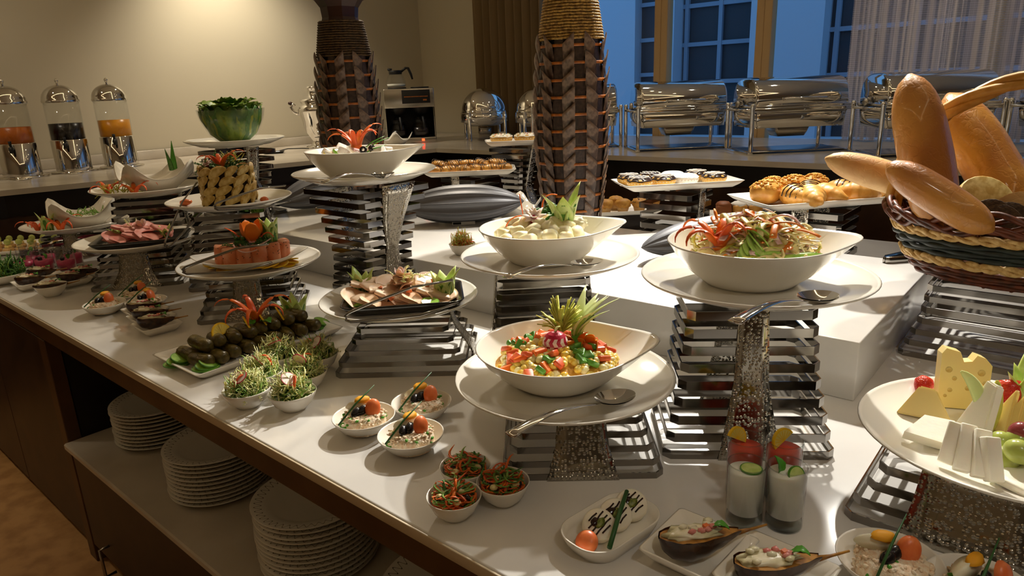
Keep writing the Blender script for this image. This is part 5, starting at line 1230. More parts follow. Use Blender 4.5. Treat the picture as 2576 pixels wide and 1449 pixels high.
item('pandan_leaf', MB().tube([(0, 0, 0), (.0, 0, .08), (.006, 0, .16)], [.012, .012, .001], 6, up=(0, 1, 0), flat=(1, .2)), ['leaf_green'], pin('wave', .05, .14, .02), 'upright pointed green leaf behind the wavy bowl', 'leaf'); item('pandan_leaf', MB().tube([(0, 0, 0), (-.008, 0, .07), (-.02, 0, .13)], [.012, .010, .001], 6, up=(0, 1, 0), flat=(1, .2)), ['greens_dark'], pin('wave', .045, .138, .02), 'shorter dark pointed leaf behind the wavy bowl', 'leaf')
# ================================================================ lettuce bowl
LBp = Vector((P['lettuce'][0], P['lettuce'][1], P['lettuce'][2]-PR+.011))
item('glass_bowl', MB().lathe([(0, 0), (.055, 0), (.06, .003), (.095, .035), (.125, .10), (.134, .14), (.131, .14), (.121, .10), (.091, .037), (.055, .007), (0, .006)], 48), ['glass_thin'], LBp, 'clear glass bowl packed with lettuce', 'bowl')
b = MB()
def lf(i, j):
    a = i*2*pi; q = j; pr = [(.053, .008), (.093, .040), (.119, .09), (.128, .136)]; t = q*3; k = min(2, int(t)); u = t-k; r = pr[k][0]*(1-u)+pr[k+1][0]*u; z = pr[k][1]*(1-u)+pr[k+1][1]*u
    r *= 1+.11*noise.noise(Vector((cos(a)*6, sin(a)*6, z*14)))-.05; return (r*cos(a), r*sin(a), z)
b.grid(lf, 48, 10, wrap=True); c2 = mound(.120, .130, .016, 3, .8); b.add(c2.v, c2.f)
item('lettuce_heart', b, ['lettuce'], LBp, 'packed lettuce filling the glass bowl', 'lettuce', kind='stuff')
for k in range(30):
    rim = k < 18; a = 2*pi*k/18 if rim else 2.4*k; l = leaf(.062 if rim else .075, .062, .18, .06, 12, .15)
    r = .088 if rim else .012+.05*((k*5) % 7)/7
    item('lettuce_leaf', l, ['lettuce' if rim or k % 2 else 'lettuce_top'], LBp+Vector((r*cos(a), r*sin(a), .112 if rim else .126+.004*(k % 4))), ('ruffled lettuce leaf %s rim of the glass bowl' if rim else 'pale lettuce leaf %s on top of the glass bowl') % sector(r*cos(a), r*sin(a), .06 if rim else .045), 'lettuce', group='rim lettuce leaves' if rim else 'top lettuce leaves', rot=(rnd(-.3, .3), R(-38-10*(k % 3)) if rim else R(-18-9*(k % 3)), a))

def wall_leaf(a0, seed):
    """a big lettuce leaf pressed upright against the inside of the bowl"""
    b = MB(); pr = [(.060, .010), (.097, .042), (.1195, .092), (.127, .142)]
    def f(i, j):
        s_ = i*2-1; q = j; t = q*2.999; k = int(t); u = t-k; r = pr[k][0]*(1-u)+pr[k+1][0]*u; z = pr[k][1]*(1-u)+pr[k+1][1]*u
        a = a0+s_*(.22+.13*q)+.04*sin(q*9+seed); r = r*.985-.004*abs(s_)-.003*abs(sin(s_*7+q*8+seed)); z += .010*q*q*sin(s_*5+seed)
        return (r*cos(a), r*sin(a), z)
    b.grid(f, 10, 12)
    for i in range(10):
        for j in range(12):
            if i in (4, 5) and j < 10: b.m[i*12+j] = 1
    return b
for k in range(13):
    o = item('lettuce_leaf', wall_leaf(2*pi*k/13, k), ['lettuce' if k % 3 else 'greens_dark', 'lettuce_top'], LBp, 'upright lettuce leaf with pale rib %s inside the glass bowl' % sector(cos(2*pi*k/13), sin(2*pi*k/13), .9), 'lettuce', group='lettuce leaves inside the glass bowl')
    o.modifiers.new('thickness', 'SOLIDIFY').thickness = .0012
# ================================================================ stuffed vine leaf platter
A_, B_, C_ = at(380, 892, .018), at(493, 948, .018), at(866, 822, .018)
LA = (C_-B_).length; ax_ = (C_-B_).normalized(); DRZ = atan2(ax_.y, ax_.x); ay_ = Vector((-ax_.y, ax_.x, 0)); DC = (A_+C_)/2; DC.z = 0; DW = abs((A_-B_).dot(ay_))
item('rectangular_platter', dish(LA, DW, .018, .86, .008, .005, .005), ['porcelain'], DC, 'long white rectangular platter of stuffed vine leaves', 'platter', DRZ)
def dp(x, y, z=0): return DC+ax_*x+ay_*y+Vector((0, 0, z+.0052))
def dolma(seed):
    b = MB(); n = 12; pts = []; rr = []
    for i in range(n+1):
        t = i/n*2-1; pts.append((.034*t, .002*sin(t*2+seed), 0)); rr.append(.0172*(1-abs(t)**9*.35)*(1+.05*noise.noise(Vector((t*3, seed, 2)))))
    b.tube(pts, rr, 14, flat=(1, .9)); v2 = []
    for v in b.v: v *= 1+.05*noise.noise(v*90+Vector((seed*3, 0, 0)))
    b.tube([(-.028, .002, .0138), (-.01, .009, .0125), (.01, .002, .0142), (.029, .008, .011)], [.001, .0018, .0018, .001], 5); return b
DM = [dolma(k*1.7).mesh('stuffed_vine_leaf', ['dolma']) for k in range(4)]
for lay_, rows in enumerate((((-.034, 9, -.146), (.030, 9, -.146)), ((-.004, 8, -.126),))):
    for r_, (y, n, x0) in enumerate(rows):
        for i in range(n):
            x = x0+i*.0362
            item('stuffed_vine_leaf', DM[(i+r_*2+lay_) % 4], None, dp(x, y+rnd(-.003, .003), .0172+.0275*lay_), 'rolled stuffed vine leaf, %s from the left in the %s of the platter' % (ORD[i].replace('topmost', 'first'), ('front row' if r_ == 0 else 'back row') if not lay_ else 'top layer'), 'stuffed vine leaf', DRZ+pi/2+rnd(-.22, .22), 'stuffed vine leaves', rot=(rnd(-.3, .3), rnd(-.12, .12), DRZ+pi/2+rnd(-.22, .22)))
LS = citrus(.030, .004, True).mesh('lemon_slice', ['lemon_flesh', 'lemon_rind'])
for k, (x, rr_) in enumerate(((-.075, .35), (-.005, 1.2), (.035, 1.25), (.085, 1.2))): item('lemon_slice', LS, None, dp(x, -.008, .052), ('half lemon slice lying flat to view', 'half lemon slice left of the pepper flower', 'half lemon slice right of the pepper flower', 'half lemon slice near the cucumber crown')[k]+' among the stuffed vine leaves', 'lemon', group='lemon slices on the vine leaf platter', rot=(R(68), 0, DRZ+rr_))
item('pepper_flower', pepper_flower(7, .085, 1.0, 14, .013, .0066, 1.2), ['pepper_orange', 'pepper_red'], dp(.018, .0, .056), 'orange pepper flower on the stuffed vine leaves', 'garnish', .9)
for k, (x, a) in enumerate(((.0, 2.6), (.026, -.5))): item('parsley_leaf', leaf(.028, .030, .1, .06, 10), ['leaf_green'], dp(x, -.020, .060), ('left', 'right')[k]+' flat green leaf under the pepper flower', 'leaf', a)
item('carved_cucumber', cuke_crown(7, .085, .016, .45, 51), ['cuke_flesh', 'cuke_skin'], dp(.150, .035, .004), 'pointed cucumber crown at the right end of the vine leaf platter', 'garnish')
for e, (x, y) in enumerate(((-.178, .02), (-.150, -.062), (.176, -.035))):
    for k in range(3): item('cucumber_slice', disc(.026, .003, .0022), ['cuke_mid', 'cuke_skin'], dp(x+.006*k, y+.004*k, .006+.004*k), '%s cucumber slice in the fan at the %s of the vine leaf platter' % (('lowest', 'middle', 'topmost')[k], ('left end', 'front left', 'right end')[e]), 'cucumber', group='cucumber fan %d' % e, rot=(R(10+8*k), R(6), DRZ+.4*k), sc=(1.25, .8, 1))
# ================================================================ small dishes
def small_bowl(r, h, oval=1.0):
    f = lambda R_, z, a: (R_*cos(a)*oval, R_*sin(a), z)
    return MB().lathe([(0, .002), (.42*r, .002), (.45*r, 0), (.50*r, 0), (.54*r, .003), (.78*r, h*.38), (.95*r, h*.82), (r, h), (.985*r, h+.0014), (.955*r, h-.0006), (.88*r, h*.72), (.70*r, h*.34), (.45*r, .008), (0, .006)], 40, fn=f)
# --- frilly salad bowls
GB = small_bowl(.0475, .036).mesh('small_bowl', ['porcelain'])
def sprig(Rr, seed):
    b = curls(230, Rr*.84, .038, seed, Rr*.022, Rr*.8, (0, 0, 0, 1), .030, .9); rs = random.Random(seed+90); c = frizz(16, Rr*.8, .036, seed, 0, .026, th=1.6); b.add(c.v, c.f)
    for k in range(34):
        a = rs.uniform(0, 6.28); q = Rr*rs.uniform(.1, .62); l = leaf(.022, .016, .2, .05, 5); b.add(l.v, l.f, T(q*cos(a), q*sin(a), .026+rs.uniform(0, .010)) @ RZ(rs.uniform(0, 6)) @ RY(-rs.uniform(0, .8)), 1+k % 2)
    c = mound(Rr*.74, .020, .012, seed); b.add(c.v, c.f, None, 1)
    return b
RSL = disc(.0135, .0014, .0012).mesh('radish_slice', ['radish_flesh', 'radish_skin'])
SBW = [((620, 978), 'front left'), ((735, 985), 'front right'), ((654, 935), 'middle left'), ((766, 935), 'middle right'), ((700, 890), 'back left'), ((797, 890), 'back right')]
for k, ((px, py), ps) in enumerate(SBW):
    q = at(px, py, .036); q.z = 0
    item('small_bowl', GB, None, q, 'small white bowl of frilly salad, %s of the six beside the vine leaf platter' % ps, 'bowl', .7*k, 'frilly salad bowls')
    item('frilly_salad', sprig(.044, 60+k), ['frisee', 'greens', 'greens_dark'], q, 'frilly pale green salad in the %s bowl of six' % ps, 'salad', kind='stuff', rz=k*1.3)
    item('radish_slice', RSL, None, q+Vector((-.004+.004*(k % 3), -.014+.004*(k % 2), .068)), 'thin radish slice on the frilly salad in the %s bowl' % ps, 'radish', group='radish slices on the salads', rot=(R(30+12*(k % 4)), R(20*(k % 3-1)), k), sc=1.15)
    item('pepper_strip', MB().tube(bez((-.012, -.026, .052), (-.004, -.024, .078), (.006, -.006, .070), 8), .0032, 6, flat=(1, .5)), ['pepper_red'], q, 'red pepper strip on the frilly salad in the %s bowl' % ps, 'pepper', .9*k, 'pepper strips on the salads')
# --- tuna dishes
TB = small_bowl(.058, .030).mesh('small_dish', ['porcelain'])
def egg_wedge():
    b = MB(); n = 12; rings = []
    for i in range(n+1):
        t = i/n*2-1; k = max(.02, 1-t*t)**.5; x = .024*t; rings.append([Vector((x, -.010*k, 0)), Vector((x, 0, .015*k)), Vector((x, .010*k, 0)), Vector((x, 0, -.006*k))])
    b.loft(rings); b.blob(.014, .0072, .0042, 2, .4, 4, 1, T(.003, 0, .0118), 1); return b
EG = egg_wedge().mesh('egg_wedge', ['egg_white', 'egg_yolk'])
def tom_half():
    b = MB(); b.lathe([(0, -.002), (.0145, -.002)], 24, mi=1); b.lathe([(.0145, -.002), (.0148, .001), (.0125, .006), (.007, .0085), (0, .009)], 24); return b
TH = tom_half().mesh('tomato_half', ['tomato', 'tomato_orange'])
OLH = MB().blob(.0125, .0085, .006, 2).mesh('olive_half', ['olive_black'])
def tuna_mesh(seed):
    b = MB(); rs = random.Random(seed)
    b.lathe([(.0385, 0), (.039, .014), (.036, .026), (.020, .030), (0, .029)], 28, fn=lambda r, z, a: (r*(1+.06*noise.noise(Vector((cos(a)*5, sin(a)*5, z*150+seed))))*cos(a), r*(1+.06*noise.noise(Vector((cos(a)*5, sin(a)*5, z*150+seed))))*sin(a), z))
    for k in range(150):
        a = rs.uniform(0, 6.28); top = rs.random() < .5; r = .036*sqrt(rs.random()) if top else .0385; z = .0285 if top else rs.uniform(.002, .027)
        b.blob(.0042, .0028, .0024, 1, .5, 3, k, T(r*cos(a), r*sin(a), z) @ RZ(rs.uniform(0, 6)), 0 if k % 9 else 1)
    return b
TU = [tuna_mesh(k).mesh('tuna_salad', ['tuna', 'leaf_green']) for k in range(2)]
def chive(A, B): return along('chive', MB().tube([(0, 0, 0), ((Vector(B)-Vector(A)).length*.5, 0, .003), ((Vector(B)-Vector(A)).length, 0, 0)], [.0017, .0018, .0007], 6), A, B, 'x', 'chive', mats=['chive'])
def tuna_dish(px, py, ps, k, rot=0, sc=1.0, rz=.030):
    q = at(px, py, rz); q.z = 0
    item('small_dish', TB, None, q, 'small round white dish of tuna salad, '+ps, 'dish', 0, 'tuna salad dishes', sc=sc)
    item('tuna_salad', TU[k % 2], None, q+Vector((.002, -.004, .008)), 'round mound of tuna salad, dish '+ps, 'tuna salad', k, 'tuna salads', 'stuff', sc=sc)
    item('egg_wedge', EG, None, q+Vector((-.008, .016, .044)), 'boiled egg wedge on the tuna, '+ps, 'egg', group='egg wedges', rot=(R(25), 0, R(20+rot)), sc=1.15)
    item('tomato_half', TH, None, q+Vector((.019, -.004, .046)), 'cherry tomato half on the tuna, '+ps, 'tomato', group='tomato halves', rot=(R(68), R(15), R(15+rot)), sc=(.95, 1.2, .95))
    for j in range(2): item('olive_half', OLH, None, q+Vector((-.010+.011*j, -.012+.006*j, .042+.002*j)), ('left', 'right')[j]+' black olive half on the tuna, '+ps, 'olive', group='olive halves', rot=(R(50), R(-20), R(55+rot)))
    o = chive(q+Vector((-.038, -.038, .031)), q+Vector((.022, .014, .084))); o['label'] = 'green chive stalk on the tuna, '+ps; o['group'] = 'chive stalks'
    item('spring_onion_ring', MB().tube([(.005*cos(a), .005*sin(a), 0) for a in [2*pi*i/12 for i in range(13)]], .0016, 5, cap=False), ['leaf_green'], q+Vector((-.034, -.022, .022)), 'green onion ring at the tuna, '+ps, 'spring onion', group='green onion rings', rot=(.6, .3, 0))
for k, (px, py, ps) in enumerate(((915, 1045, 'left of the near group of three'), (1060, 1010, 'back right of the near group of three'), (1033, 1090, 'front of the near group of three'), (262, 763, 'left of the far group of three'), (345, 735, 'back of the far group of three'), (367, 755, 'right of the far group of three'))):
    tuna_dish(px, py, ps, k, 12*k)
tuna_dish(2238, 1408, 'at the bottom right below the glasses', 1, -30, 1.05); tuna_dish(2468, 1475, 'at the bottom right corner', 0, 10, 1.0)
# --- vegetable slaw bowls
VB = small_bowl(.0405, .034).mesh('small_bowl', ['porcelain'])
for k, (px, py, ps) in enumerate(((1170, 1172, 'back'), (1142, 1245, 'front'), (1265, 1210, 'right'))):
    q = at(px, py, .034); q.z = 0
    item('small_bowl', VB, None, q, 'small white bowl of shredded vegetables, %s of the three near the steel stand' % ps, 'bowl', k, 'shredded vegetable bowls')
    b = curls(170, .030, .018, 70+k, .0012, .040, (0, 1, 3, 0, 1, 2), .026, .10, None, .35); c = mound(.024, .018, .012, k); b.add(c.v, c.f, None, 3); c = curls(14, .027, .02, 170+k, .0013, .04, (0, 2, 1), .034, .5, None, .8); n0 = len(c.f); b.add(c.v, c.f); b.m[-n0:] = c.m
    item('vegetable_shreds', b, ['pepper_orange', 'greens', 'pepper_red', 'greens_dark'], q, 'carrot, pepper and green shreds in the %s slaw bowl' % ps, 'vegetables', kind='stuff')
    for j in range(3): item('corn_kernel', MB().blob(.0062, .0052, .0046, 2), ['corn_pale'], q+Vector((.020*cos(2*j+k), -.012+.014*sin(2*j+k), .038)), 'pale corn kernel %s in the %s slaw bowl' % (sector(.020*cos(2*j+k), -.012+.014*sin(2*j+k), .02), ps), 'corn', group='corn kernels in the slaw bowls')
    for j in range(2): item('kidney_bean', MB().tube([(-.006, 0, 0), (0, .002, 0), (.006, 0, 0)], [.003, .0045, .003], 8), ['olive_black'], q+Vector((-.018+.04*j, -.012, .037)), ('left', 'right')[j]+' dark bean in the %s slaw bowl' % ps, 'bean', k+j, 'dark beans')
# --- mozzarella dish
cq = at(1537, 1312, .024); cq.z = 0; crz = R(40)
def oval_dish(L_, W_, h):
    b = MB(); R1 = lambda k, z, ins=0: rrect(L_*k-ins, W_*k-ins, min(W_*k-ins, L_*k-ins)*.42, 8, z=z)
    return b.loft([R1(.80, 0), R1(.83, .001), R1(.93, h*.5), R1(1, h), R1(1, h+.001, .004), R1(.92, h*.5, .003), R1(.80, .006, .002), R1(.5, .005)])
item('oval_dish', oval_dish(.150, .090, .025), ['porcelain'], cq, 'oval white dish of mozzarella slices', 'dish', crz)
def moz(seed):
    b = MB(); b.lathe([(0, -.010), (.020, -.010), (.0225, -.006), (.023, 0), (.0225, .004), (.020, .0068), (0, .0075)], 28)
    rs = random.Random(seed)
    for k in range(5):
        y = -.012+.006*k; pts = [(x, y+rs.uniform(-.001, .001), .0078 if x*x+y*y < .0003 else .0055) for x in (-.016, -.008, 0, .008, .016) if x*x+y*y < .00036]
        if len(pts) > 1: b.tube(pts, .0012, 5, mi=1, flat=(1, .5))
    b.blob(.0085, .006, .002, 2, .6, 4, seed, T(0, 0, .0078), 2); b.blob(.007, .005, .002, 2, .6, 4, seed+1, T(-.003, .006, .0078), 1); return b
cx, sx_ = cos(crz), sin(crz)
for k in range(3):
    x = -.020+.034*k; y = .004; item('mozzarella_slice', moz(k), ['mozzarella', 'balsamic', 'pesto'], cq+Vector((x*cx-y*sx_, x*sx_+y*cx, .026)), ('front', 'middle', 'back')[k]+' round mozzarella slice with balsamic stripes', 'cheese', group='mozzarella slices', rot=(R(28), R(-22), crz))
item('tomato_half', TH, None, cq+Vector((-.052*cx+.004*sx_, -.052*sx_, .018)), 'grilled cherry tomato half in the mozzarella dish', 'tomato', rot=(R(35), R(-20), 0), sc=1.05)
o = along('chive', MB().tube([(0, 0, 0), (.05, 0, .003), (.105, 0, 0)], [.0034, .0034, .003], 8), at(1533, 1378, .030), at(1578, 1232, .050), 'thick chive stalk lying across the mozzarella slices', 'chive', mats=['chive'])
# --- stuffed aubergine halves
SQD = dish(.105, .105, .024, .62, .006, .003, .004).mesh('square_dish', ['porcelain'])
def auber(seed):
    b = MB(); n = 20; na = 14; prof_ = [(0, .002), (.05, .013), (.15, .020), (.35, .024), (.55, .021), (.75, .014), (.9, .008), (1, .004)]
    def wr(t):
        for (a, x), (c, y) in zip(prof_, prof_[1:]):
            if t <= c: return x+(y-x)*(t-a)/(c-a)
        return .004
    Ln = .10; rings = []
    for i in range(n+1):
        t = i/n; r = wr(t); rings.append([Vector((Ln*(t-.5), r*cos(pi+pi*k/na), .0022+1.35*r*sin(pi+pi*k/na)+.002*noise.noise(Vector((t*6, k, seed))))) for k in range(na+1)])
    b.loft(rings, cap=False, closed=False)
    rings2 = [[Vector((Ln*(t-.5)*.97, wr(t)*.93*s, .0008+.001*noise.noise(Vector((t*9, s*4, seed))))) for s in (-1, -.8, -.4, 0, .4, .8, 1)] for t in [i/n for i in range(n+1)]]
    b.loft(rings2, mi=1, cap=False, closed=False)
    b.tube([(.047, 0, -.002), (.062, 0, .0), (.084, .0, .004)], [.0036, .0018, .0013], 8, mi=1); return b
AU = [auber(k).mesh('aubergine_half', ['aubergine_skin', 'aubergine_flesh']) for k in range(2)]
def afill(seed):
    b = MB(); b.blob(.032, .0145, .0055, 3, .5, 3.5, seed, T(-.010, 0, .001)); rs = random.Random(seed)
    for k in range(9): b.blob(.006, .0045, .003, 1, .7, 3, k, T(rs.uniform(-.035, .02), rs.uniform(-.011, .011), .007), k % 2)
    return b
AF = [afill(k).mesh('creamy_filling', ['mayo', 'ham']) for k in range(2)]
def auberg(q, rz, ps, k, sc=1.0, bowl=False):
    item('square_dish' if not bowl else 'small_bowl', SQD if not bowl else GB, None, q, '%s white aubergine dish, %s' % ('square' if not bowl else 'round', ps), 'dish', rz+R(40), 'aubergine dishes', sc=sc)
    o = Vector((0, 0, .037*sc))
    item('aubergine_half', AU[k % 2], None, q+o, 'dark roasted aubergine half, '+ps, 'aubergine', rz, 'aubergine halves', rot=(R(-10), R(2), rz), sc=sc)
    item('creamy_filling', AF[k % 2], None, q+o+Vector((0, 0, .003)), 'creamy aubergine filling, '+ps, 'filling', rz, 'aubergine fillings', sc=sc)
    item('tomato_dice', MB().box(.007, .006, .005), ['tomato'], q+o+Vector((.008*cos(rz), .008*sin(rz), .011)), 'red tomato dice on aubergine, '+ps, 'tomato', .4, 'tomato dice')
    item('mint_leaf', leaf(.022, .012, .3, .03, 8), ['leaf_green'], q+o+Vector((.016*cos(rz), .016*sin(rz), .010)), 'mint leaf on aubergine, '+ps, 'leaf', rz-.6, 'mint leaves on the aubergines')
auberg(at(1757, 1412, .0), R(8), 'in front of the yogurt glasses', 0, 1.1); auberg(at(1950, 1480, .0), R(6), 'at the bottom edge right of the nearest one', 1, 1.1)
for k, (px, py, ps) in enumerate(((398, 833, 'front of three left of the vine leaf platter'), (384, 813, 'middle of three left of the vine leaf platter'), (368, 795, 'back of three left of the vine leaf platter'), (82, 724, 'front left of the far left group'), (186, 716, 'right of the far left group'), (112, 704, 'behind the front left one of the far left group'), (218, 702, 'back right of the far left group'))):
    auberg(at(px, py, 0), R(6), ps, k)
auberg(at(133, 743, 0), R(25), 'in front of the far left group', 1, 1.0, True)
# ================================================================ glasses
def glass_mesh(r, h, base): return MB().lathe([(0, 0), (r*.93, 0), (r*.96, .002), (r, h), (r*.985, h+.0006), (r*.955, h), (r*.915, base), (0, base)], 40).mesh('glass', ['glass'])
def drink(q, r, h, base, lvl, m, lb, name, grp, top=None):
    root = empty(name, q, lb, 'glass', 0, grp)
    part('glass_body', glass_mesh(r, h, base), None, root)
    part('rim', MB().tube([(r*.985*cos(2*pi*i/40), r*.985*sin(2*pi*i/40), h) for i in range(41)], .0008, 6, cap=False), ['glass_rim'], root)
    part('foot', MB().lathe([(0, .0005), (r*.90, .0005), (r*.93, .003), (r*.90, base*.8), (0, base*.8)], 36), ['glass_rim'], root)
    part('drink', MB().lathe([(0, base+.0004), (r*.905, base+.0004), (r*.945, lvl), (r*.3, lvl+.0006), (0, lvl+.0006)], 36), [m], root)
    return root
for k, (px, py, ps) in enumerate(((1880, 1165, 'left'), (1982, 1172, 'right'))):
    q = at(px, py, .092); q.z = .0005; drink(q, .0262, .092, .020, .080, 'yogurt', 'small glass of white yogurt drink, %s of the two in front' % ps, 'yogurt_glass', 'yogurt glasses')
    if k == 0: item('cucumber_slice', disc(.015, .002, .0015), ['cuke_flesh', 'cuke_skin'], q+Vector((.006, .0, .0825)), 'cucumber slice floating on the left yogurt glass', 'cucumber')
    else:
        item('mint_leaf', leaf(.026, .016, .25, .02, 8), ['leaf_green'], q+Vector((-.008, .004, .076)), 'mint leaf standing in the right yogurt glass', 'leaf', rot=(.3, R(-55), R(110)))
        item('cucumber_slice', disc(.013, .003, .0015), ['cuke_flesh', 'cuke_skin'], q+Vector((.010, -.006, .080)), 'cucumber slice leaning in the right yogurt glass', 'cucumber', rot=(R(60), R(35), 0))
LWD = citrus(.019, .004, True).mesh('lemon_slice', ['lemon_flesh', 'lemon_rind'])
for k, (px, py, ps) in enumerate(((1877, 1103, 'left'), (1975, 1108, 'right'))):
    q = at(px, py, .092); q.z = .0005; drink(q, .0262, .092, .016, .078, 'red_juice', 'small glass of red drink behind the %s yogurt glass' % ps, 'red_drink_glass', 'red drinks')
    item('lemon_slice', LWD, None, q+Vector((-.012+.012*k, .006, .088)), 'lemon slice on the rim of the %s red drink' % ps, 'lemon', group='lemon slices on the red drinks', rot=(R(78), R(30-60*k), R(25)))
for k, (px, py, ps) in enumerate(((52, 634, 'front left'), (62, 624, 'second on the left'), (68, 614, 'back left'), (104, 630, 'front middle'), (110, 619, 'back middle'), (160, 630, 'front right'), (178, 616, 'back right'))):
    q = at(px, py, .085); q.z = .0005; drink(q, .032, .085, .014, .050, 'pink_mousse', 'small glass of pink mousse, %s of the far left glasses' % ps, 'mousse_glass', 'pink mousse glasses')
    item('blackberry', MB().blob(.008, .008, .008, 2, .5, 5, k), ['blackberry'], q+Vector((-.004, -.012, .056)), 'dark berry on the %s pink mousse' % ps, 'berry', group='berries on the mousse'); item('mint_leaf', leaf(.022, .014, .3, .02, 6), ['leaf_green'], q+Vector((.010, .0, .053)), 'mint leaf in the %s pink mousse' % ps, 'leaf', rot=(0, R(-55), k), group='mint leaves on the mousse')
# --- far left plate of greens and canapes
q = at(8, 690, .03); q.z = 0
item('small_dish', small_bowl(.085, .035), ['porcelain'], q, 'white dish of leafy greens at the left edge', 'dish'); item('leafy_greens', sprig(.075, 99), ['greens_dark', 'greens', 'carrot'], q, 'dark leafy greens in the dish at the left edge', 'salad', kind='stuff')
q = at(40, 612, .03); q.z = 0
item('serving_tray', dish(.46, .26, .02, .85, .012, .004), ['porcelain'], q, 'white tray of grape canapes at the far left', 'tray', R(10))
for k in range(14):
    c = q+Vector((-.15+.05*(k % 7), -.05+.085*(k//7), .0045)); nm = '%s from the left in the %s row' % (ORD[k % 7].replace('topmost', 'first'), ('front', 'back')[k//7])
    item('canape', MB().rbox(.034, .034, .016, .006, T(0, 0, .008), 0, 2), ['crust_pale'], c, 'canape bread, %s of the far left tray' % nm, 'canape', k, 'canapes')
    item('cheese_cube', MB().rbox(.020, .020, .012, .003, T(0, 0, .006)), ['yellow_cheese'], c+Vector((0, 0, .016)), 'cheese cube on the canape, %s' % nm, 'cheese', k, 'cheese cubes'); item('grape', MB().blob(.013, .013, .014, 2), ['grape'], c+Vector((0, 0, .0415)), 'green grape on the canape, %s' % nm, 'grape', 0, 'canape grapes')
# --- small bowl on the marble riser
q = at(1164, 640, .12); item('small_bowl', VB, None, q, 'small white bowl of sprouts on the marble block', 'bowl'); item('sprout_salad', sprig(.036, 77), ['leek', 'carrot', 'pepper_red'], q, 'sprouts heaped in the small bowl on the marble block', 'salad', kind='stuff')
# ================================================================ green garnish behind the wedges
q = Vector((-1.03, 2.78, .12)); item('small_dish', small_bowl(.07, .03), ['black_ware'], q, 'dark dish holding a cucumber fan behind the potato wedges', 'dish')
item('cucumber_fan', cuke_crown(9, .085, .016, 1.0, 61, (-2.4, .6)), ['cuke_mid', 'cuke_skin'], q+Vector((0, 0, .02)), 'spread cucumber fan behind the potato wedges', 'garnish'); item('pepper_flower', pepper_flower(5, .04, 1.2, 63), ['pepper_red', 'pepper_orange'], q+Vector((-.01, 0, .085)), 'small red pepper flower on the cucumber fan', 'garnish')
# ================================================================ cheese plate
CZ = P['cheese'][2]-PR+.011
def ch(px, py, z=0): return at(px, py, CZ+z)
def tri(w, h, t): # triangular slice standing on its long side, thickness along y
    b = MB(); b.prism([(-w/2, 0), (w/2, 0), (w*.1, h)], t, RX(pi/2) @ T(0, 0, -t/2)); return b
def slab(A, B, hgt, t, m, lb, lean=0, top=.55, nm='cheese_slice', grp=None, seed=0):
    """a flat piece standing on edge between two points of the plate"""
    A, B = Vector(A), Vector(B); L_ = (B-A).length; b = MB(); n = 6
    poly = [(0, 0), (L_, 0), (L_*(.5+top/2), hgt*.96), (L_*(.5-top/2), hgt)]
    vs = [(x, -t/2, z) for x, z in poly]+[(x, t/2, z) for x, z in poly]
    b.add(vs, [(0, 1, 2, 3), (7, 6, 5, 4), (0, 4, 5, 1), (1, 5, 6, 2), (2, 6, 7, 3), (3, 7, 4, 0)], None, 0, False)
    bm = bmesh.new(); me0 = b.mesh('t', []); bm.from_mesh(me0); bmesh.ops.recalc_face_normals(bm, faces=bm.faces[:]); bmesh.ops.bevel(bm, geom=bm.edges[:], offset=min(.0022, t*.3), segments=2, affect='EDGES'); bm.to_mesh(me0); bm.free()
    me0.materials.append(MATS[m]); d = B-A
    return tag(link(nm, me0, A, rot=(lean, 0, atan2(d.y, d.x))), lb, 'cheese', grp)
# white cheese: one slice lying, four leaning side by side
wl = MB(); wl.prism([(-.045, -.012), (.040, -.030), (.030, .034), (-.01, .036)], .014)
item('cheese_slice', wl, ['white_cheese'], ch(2335, 1105, .006), 'white cheese slice lying at the left of the cheese plate', 'cheese', R(-18), 'white cheese slices', rot=(R(14), R(6), R(-18)))
for k, (a, b2) in enumerate((((2364, 1172), (2398, 1062)), ((2408, 1194), (2428, 1068)), ((2458, 1212), (2466, 1082)), ((2497, 1224), (2486, 1100)))):
    A, B = ch(*a, .010), ch(b2[0], b2[1], .060)
    along('cheese_slice', MB().rbox((B-A).length, .020, .016, .0022, T((B-A).length/2, 0, 0)), A, B, 'long white cheese slice leaning, %s of the four in front' % ('first', 'second', 'third', 'fourth')[k], 'cheese', R(12), 'leaning white cheese slices', ['white_cheese'])
slab(ch(2395, 1075), ch(2475, 1118), .088, .018, 'white_cheese', 'large white cheese slice standing in the middle of the plate', R(-22), .35)
slab(ch(2235, 1035), ch(2385, 1065), .050, .020, 'swiss_cheese', 'yellow holed cheese wedge lying at the left of the cheese plate', R(-25), .30)
sw = MB()
sw_poly = [(-.036, 0), (.034, 0), (.036, .074), (.026, .086), (.014, .090), (.008, .080), (-.004, .078), (-.010, .094), (-.030, .099), (-.036, .09)]
sw.prism(sw_poly, .026, RX(pi/2) @ T(0, 0, -.013))
so = item('cheese_block', sw, ['swiss_cheese'], ch(2405, 1018), 'tall block of holed yellow cheese standing at the back of the plate', 'cheese', R(-18), rot=(R(-8), 0, R(-18)))
for k, (x, z, r) in enumerate(((-.024, .064, .0055), (-.015, .05, .004), (.022, .062, .006), (.028, .045, .004), (-.02, .03, .004), (.005, .035, .0045), (-.026, .02, .003))):
    part('cheese_hole', MB().blob(r, .0016, r, 2), ['wedge_flesh'], so, (x, -.0125, z))
for k in range(4): slab(ch(2470+26*k, 1070+8*k), ch(2530+26*k, 1100+8*k), .072-.005*k, .010, 'yellow_cheese', 'yellow cheese triangle, %s of the fan in the middle of the plate' % ('first', 'second', 'third', 'fourth')[k], R(-28), .08, grp='yellow cheese triangles')
GR = MB().blob(.0165, .0165, .0185, 3).mesh('grape', ['grape'])
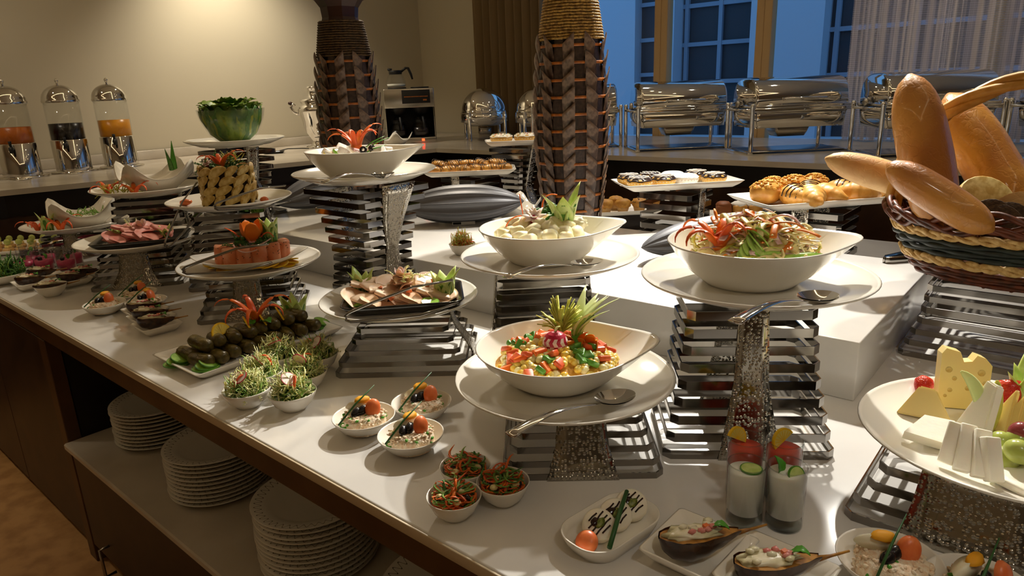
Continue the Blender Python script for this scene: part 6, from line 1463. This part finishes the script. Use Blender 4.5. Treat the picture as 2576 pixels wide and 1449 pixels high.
for k, (px, py, dz) in enumerate(((2513, 1118, .0175), (2560, 1112, .024), (2530, 1160, .0175), (2585, 1158, .0175), (2565, 1140, .036))): item('grape', GR, None, ch(px, py, dz), ('back left', 'back right', 'front left', 'front right', 'topmost')[k]+' green grape on the cheese plate', 'grape', group='green grapes on the cheese plate', rot=(.3*k, .2, k))
item('grape', MB().blob(.016, .016, .018, 3), ['grape_red'], ch(2570, 1092, .034), 'red grape behind the green grapes', 'grape')
item('cheese_slice', MB().rbox(.07, .05, .012, .003), ['white_cheese'], ch(2580, 1215, .008), 'white cheese piece at the right edge of the plate', 'cheese', R(20))
def berry(): 
    b = MB(); b.lathe([(0, 0), (.006, .003), (.013, .014), (.016, .024), (.012, .032), (0, .034)], 20); return b
item('strawberry', berry(), ['strawberry'], ch(2295, 985, .008), 'cut strawberry at the left of the cheese plate', 'strawberry', rot=(R(-30), R(50), 0)); item('strawberry', berry(), ['strawberry'], ch(2512, 1012, .012), 'strawberry left of the cucumber crown on the cheese plate', 'strawberry', rot=(R(150), R(10), 0), sc=1.3); item('strawberry', berry(), ['strawberry'], ch(2543, 1020, .012), 'strawberry against the cucumber crown on the cheese plate', 'strawberry', rot=(R(-30), R(10), 0), sc=1.3)
for k, (A, Mi, B) in enumerate((((0, 0, 0), (-.010, 0, .075), (-.045, 0, .098)), ((.010, 0, 0), (.012, 0, .05), (.006, 0, .085)))):
    item('apple_slice', MB().tube(bez(A, Mi, B, 12), [.011*sin(pi*(.08+.9*i/12))**.6 for i in range(13)], 8, up=(0, 1, 0), flat=(.9, .35)), ['celery' if k == 0 else 'leek'], ch(2470, 1085, .0), ('long pale green apple slice arching over the cheese block', 'short yellow-green apple slice beside the arching one')[k], 'apple', R(-10))
item('carved_cucumber', cuke_crown(6, .085, .017, .3, 71), ['cuke_flesh', 'cuke_skin'], ch(2585, 1030, .0), 'tall cucumber crown at the right of the cheese plate', 'garnish')

# ================================================================ plate sets one size smaller (37 cm)
PLATE_SETS = {'corn': (.083, 1.074, .131), 'slaw': (.404, 1.089, .291), 'mort': (-.267, 1.549, .139), 'cheese': P['cheese']}
for o in list(C.objects):
    if o.parent is not None or o.type in ('CAMERA', 'LIGHT') or o.get('kind') == 'structure': continue
    for k, n in PLATE_SETS.items():
        c = Vector(P[k]); d = o.location-c
        if sqrt(d.x*d.x+d.y*d.y) < .25 and o.location.z > c.z-PR-.003 and o.name.split('.')[0] not in ('display_stand', 'serving_spoon', 'serving_tongs') and not (o.location.z > c.z+.2):
            o.location = Vector(n)+d*.93; o.scale = o.scale*.93; break
